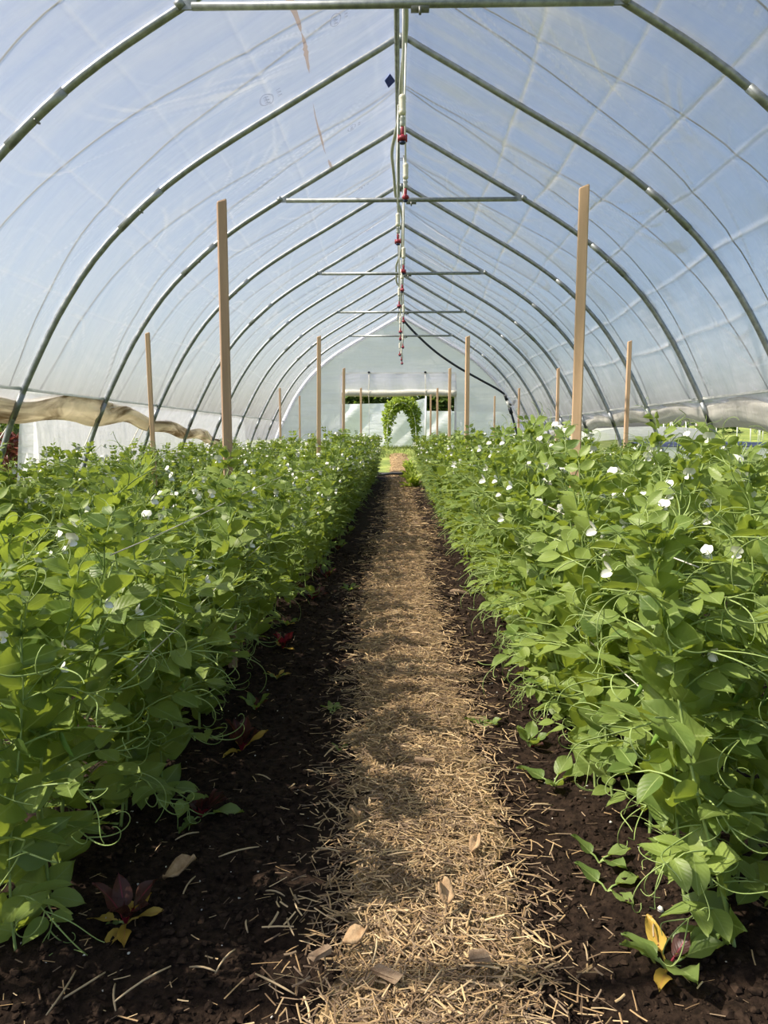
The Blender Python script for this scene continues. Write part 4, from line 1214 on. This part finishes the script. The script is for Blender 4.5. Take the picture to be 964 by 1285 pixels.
def white_tunnel(name, label, x0, x1, y0, y1, h, mname='white_cover', zb=0.0):
    """long low tunnel under white plastic, closed at its near end"""
    t = thing(name, label, 'tunnel', ((x0 + x1) / 2, y0, zb))
    w = (x1 - x0) / 2
    n = 26; ys = np.linspace(0, y1 - y0, 60)
    pr = [(-w * math.cos(PI * k / n), h * max(0.0, math.sin(PI * k / n)) ** .55) for k in range(n + 1)]
    V, UV = [], []
    for y in ys:
        for k, (x, z) in enumerate(pr):
            q = 0.03 * (float(vnoise(y * 2.1 + z * 1.5, k * .8, 51)) - .5)
            V.append((x * (1 + q), y, z * (1 + q))); UV.append((k * .3, y))
    F = [(i * (n + 1) + j, i * (n + 1) + j + 1, (i + 1) * (n + 1) + j + 1, (i + 1) * (n + 1) + j) for i in range(len(ys) - 1) for j in range(n)]
    mb = MB(); mb.add(V, F, uv=UV); mb.build('cover', mname, t)
    mb = MB()
    mb.add([(x, -.0 - .25 * (1 - z / h), z) for x, z in pr] + [(0, -.1, h * .4)], [(j, j + 1, n + 1) for j in range(n)], uv=[(x, z) for x, z in pr] + [(0, h * .4)])
    mb.build('end_sheet', mname, t)
    return t
white_tunnel('plastic_windbreak', 'long windbreak of wrinkled white plastic on the grass beyond the stained curtain', -7.15, -6.85, 14.4, 34, 1.75)
white_tunnel('caterpillar_tunnel', 'far white plastic tunnel behind the thin white stakes', 9.8, 16.2, 40, 60, .78, zb=.70)

# white plastic wall behind the green arch: panels seen through the far door
t = thing('plastic_screen', 'white plastic sheeting stretched on posts behind the leafy arch', 'screen', (0, 32, .5))
def screen(x0, x1, z0a, z0b, y, name):
    nx_, nz2 = 40, 16
    V, UV = [], []
    for j in range(nz2 + 1):
        for i in range(nx_ + 1):
            s = i / nx_; x = x0 + (x1 - x0) * s; top = z0a + (z0b - z0a) * s
            z = top * j / nz2 - .1 * (1 - j / nz2)
            V.append((x, y + .10 * (float(vnoise(x * 2.4 - z * 2.2, z * .6, 61)) - .5), z)); UV.append((x * 1.5 + z, z))
    mb = MB(); mb.add(V, [(j * (nx_ + 1) + i, j * (nx_ + 1) + i + 1, (j + 1) * (nx_ + 1) + i + 1, (j + 1) * (nx_ + 1) + i) for j in range(nz2) for i in range(nx_)], uv=UV)
    return mb.build(name, 'white_sheet', t)
screen(-3.4, -.25, 1.80, 1.86, 0.4, 'left_sheet')
screen(-1.2, 1.02, 1.45, 2.05, -.1, 'middle_sheet')
screen(1.04, 4.4, 1.55, 1.5, 0.7, 'back_sheet')
for x, h, yy in ((1.03, 2.15, -.15), (-3.4, 1.9, .4), (2.1, 1.6, .66), (2.55, 1.2, .6)):
    mb = MB(); mb.tube([(x, yy, -.1), (x, yy, h)], .03, 8); mb.build('screen_post', 'white_wall', t)
mb = MB(); mb.tube([(.75, -.2, 2.03), (.6, -.2, 2.2)], .02, 6); mb.build('loose_peg', 'white_wall', t)

# leafy arch
t = thing('leafy_arch', 'garden arch covered in green climbing vine outside the far door', 'arch', (0.03, 29.6, .50))
mb = MB()
def arch_pt(s, w=.55, h=1.75):
    a = PI * s
    return Vector((-w * math.cos(a), 0, h * max(0.0, math.sin(a)) ** .5))
for yy in (-.25, .25):
    mb.tube([arch_pt(s) + Vector((0, yy, 0)) for s in np.linspace(0, 1, 30)], .02, 6)
mb.build('arch_frame', 'white_wall', t)
rs = random.Random(3); mb = MB(); pts = []
for k in range(3400):
    s = rs.random(); p = arch_pt(s)
    top = math.sin(PI * s)
    r = .12 + .22 * top + .05 * math.sin(9 * s)
    d = Vector((rs.gauss(0, 1), rs.gauss(0, 1), rs.gauss(0, 1))).normalized() * r * rs.random() ** .4
    pts.append(p + d + Vector((0, rs.uniform(-.25, .25), .02)))
leaf_cloud(mb, pts, .11, rs); mb.build('foliage', 'vine', t)

# hedge trees behind the screen
for i, (x, h, w) in enumerate(((-2.6, 2.75, 1.5), (-.9, 2.6, 1.3), (.8, 2.8, 1.4), (2.4, 2.7, 1.4))):
    t = thing('hedge_tree', 'dark green hedge tree behind the white sheeting, %s of four in a line' % NUM[i], 'tree', (x, 43, .5), 0, 'hedge trees beyond the sheeting')
    rs = random.Random(40 + i); mb = MB(); pts = []
    for k in range(1500):
        a = rs.uniform(0, 2 * PI); zz = rs.random()
        rr = w * (1 - .35 * zz) * (0.75 + .3 * rs.random())
        pts.append(Vector((rr * math.cos(a), rr * .8 * math.sin(a), .1 + h * zz)))
    leaf_cloud(mb, pts, .42, rs); mb.build('crown', 'hedge', t)
    mb = MB(); mb.tube([(0, 0, -.1), (.05, 0, h * .5), (0, 0, h * .85)], [.16, .12, .05], 7); mb.build('trunk', 'wood_brown', t)
# shrubs past the stained curtain
for i, (x, y, h, w, mname, lb) in enumerate(((-9.6, 19.5, 1.7, 1.0, 'hedge', 'dark green shrub on the grass past the white neighbouring tunnel'), (-9.0, 17.2, 1.0, .7, 'shrub_red', 'dark reddish shrub low on the grass beside the dark green one'), (-11.5, 20.5, 2.1, 1.4, 'vine', 'light green bush at the edge of the lawn beyond the shrubs'),
                                             (23.5, 46, 2.0, 2.6, 'hedge', 'dark clump of bushes behind the thin white stakes'), (30, 50, 2.4, 3.4, 'hedge', 'dark bush at the top of the grassy slope'), (19, 50, 2.0, 2.4, 'hedge', 'dark bush between the far tunnel and the stakes'))):
    t = thing('shrub', lb, 'shrub', (x, y, float(out_z(np.array(x), np.array(y)))))
    rs = random.Random(60 + i); mb = MB(); pts = []
    for k in range(900):
        a = rs.uniform(0, 2 * PI); zz = rs.random() ** .8
        rr = w * math.sqrt(max(0, 1 - (zz * .95) ** 2)) * (0.7 + .35 * rs.random())
        pts.append(Vector((rr * math.cos(a), rr * math.sin(a), .05 + h * zz)))
    leaf_cloud(mb, pts, .13 * w ** .6 + .05, rs); mb.build('foliage', mname, t)
    mb = MB(); mb.tube([(0, 0, -.1), (0, 0, h * .6)], [.06, .03], 6); mb.build('stem', 'wood_brown', t)

# covered bed and white stakes past the pale curtain
t = thing('covered_bed', 'low raised bed with black tarp on top and white plastic side', 'garden bed', (17, 35.5, float(out_z(np.array(17.), np.array(35.5)))))
mb = MB(); mb.box((0, 0, .2), (13, 2.2, .62)); o = mb.build('side_sheet', 'white_sheet', t, smooth=False)
V, n1, n2 = [], 60, 14
for j in range(n2 + 1):
    for i in range(n1 + 1):
        x = -6.5 + 13 * i / n1; y = -1.12 + 2.24 * j / n2
        V.append((x, y, .50 + .20 * math.sin(PI * j / n2) + .07 * float(vnoise(x * 2, y * 2, 71))))
mb = MB(); mb.add(V, [(j * (n1 + 1) + i, j * (n1 + 1) + i + 1, (j + 1) * (n1 + 1) + i + 1, (j + 1) * (n1 + 1) + i) for j in range(n2) for i in range(n1)]); mb.build('tarp', 'tarp', t)
for i, (x, y) in enumerate(((-2.5, -1.25), (1.5, -1.25))):
    mb = MB(); V, F = lumps(1, np.array([x]), np.array([y]), np.array([.5]), np.array([.17]), 90 + i); mb.add(V, F); mb.build('weight_bag', 'tarp', t)
rs = random.Random(8)
for i in range(30):
    x = 12.5 + i * .42 + rs.uniform(-.12, .12); y = 41 + rs.uniform(-.5, 3.5)
    z = float(out_z(np.array(x), np.array(y)))
    mb = MB(); mb.tube([(0, 0, -.1), (rs.uniform(-.04, .04), 0, .7), (rs.uniform(-.08, .08), 0, 1.25 + rs.uniform(-.2, .2))], .025, 6)
    o = mb.build('garden_stake', 'white_wall'); o.location = (x, y, z)
    tag(o, 'thin white garden stake in the plot beyond the covered bed', 'stake', 'white stakes in the far plot')
# grass blades on the lawn that shows through the openings
def lawn_region(g, n):
    k = g.integers(0, 3, n)
    x = np.choose(k, [g.uniform(-10, -4.6, n), g.uniform(4.6, 14, n), g.uniform(-2.5, 2.5, n)]); y = np.choose(k, [g.uniform(6, 26, n), g.uniform(8, 32, n), g.uniform(25.5, 31.5, n)])
    return x, y
g = np.random.default_rng(15); n = 16000
x, y = lawn_region(g, n); h = g.uniform(.05, .16, n); a = g.uniform(0, 2 * PI, n); w = .010
z = out_z(x, y)
P = np.stack([np.stack([x + w * np.cos(a), y + w * np.sin(a), z - .02], 1), np.stack([x - w * np.cos(a), y - w * np.sin(a), z - .02], 1), np.stack([x + h * .4 * np.sin(a * 3), y + h * .4 * np.cos(a * 5), z + h], 1)], 1).reshape(-1, 3)
tag(link('lawn_grass', mesh_np('lawn_grass', P, np.arange(3 * n).reshape(-1, 3), 'grass')), 'rough green grass outside the tunnel openings', 'grass', kind='stuff')
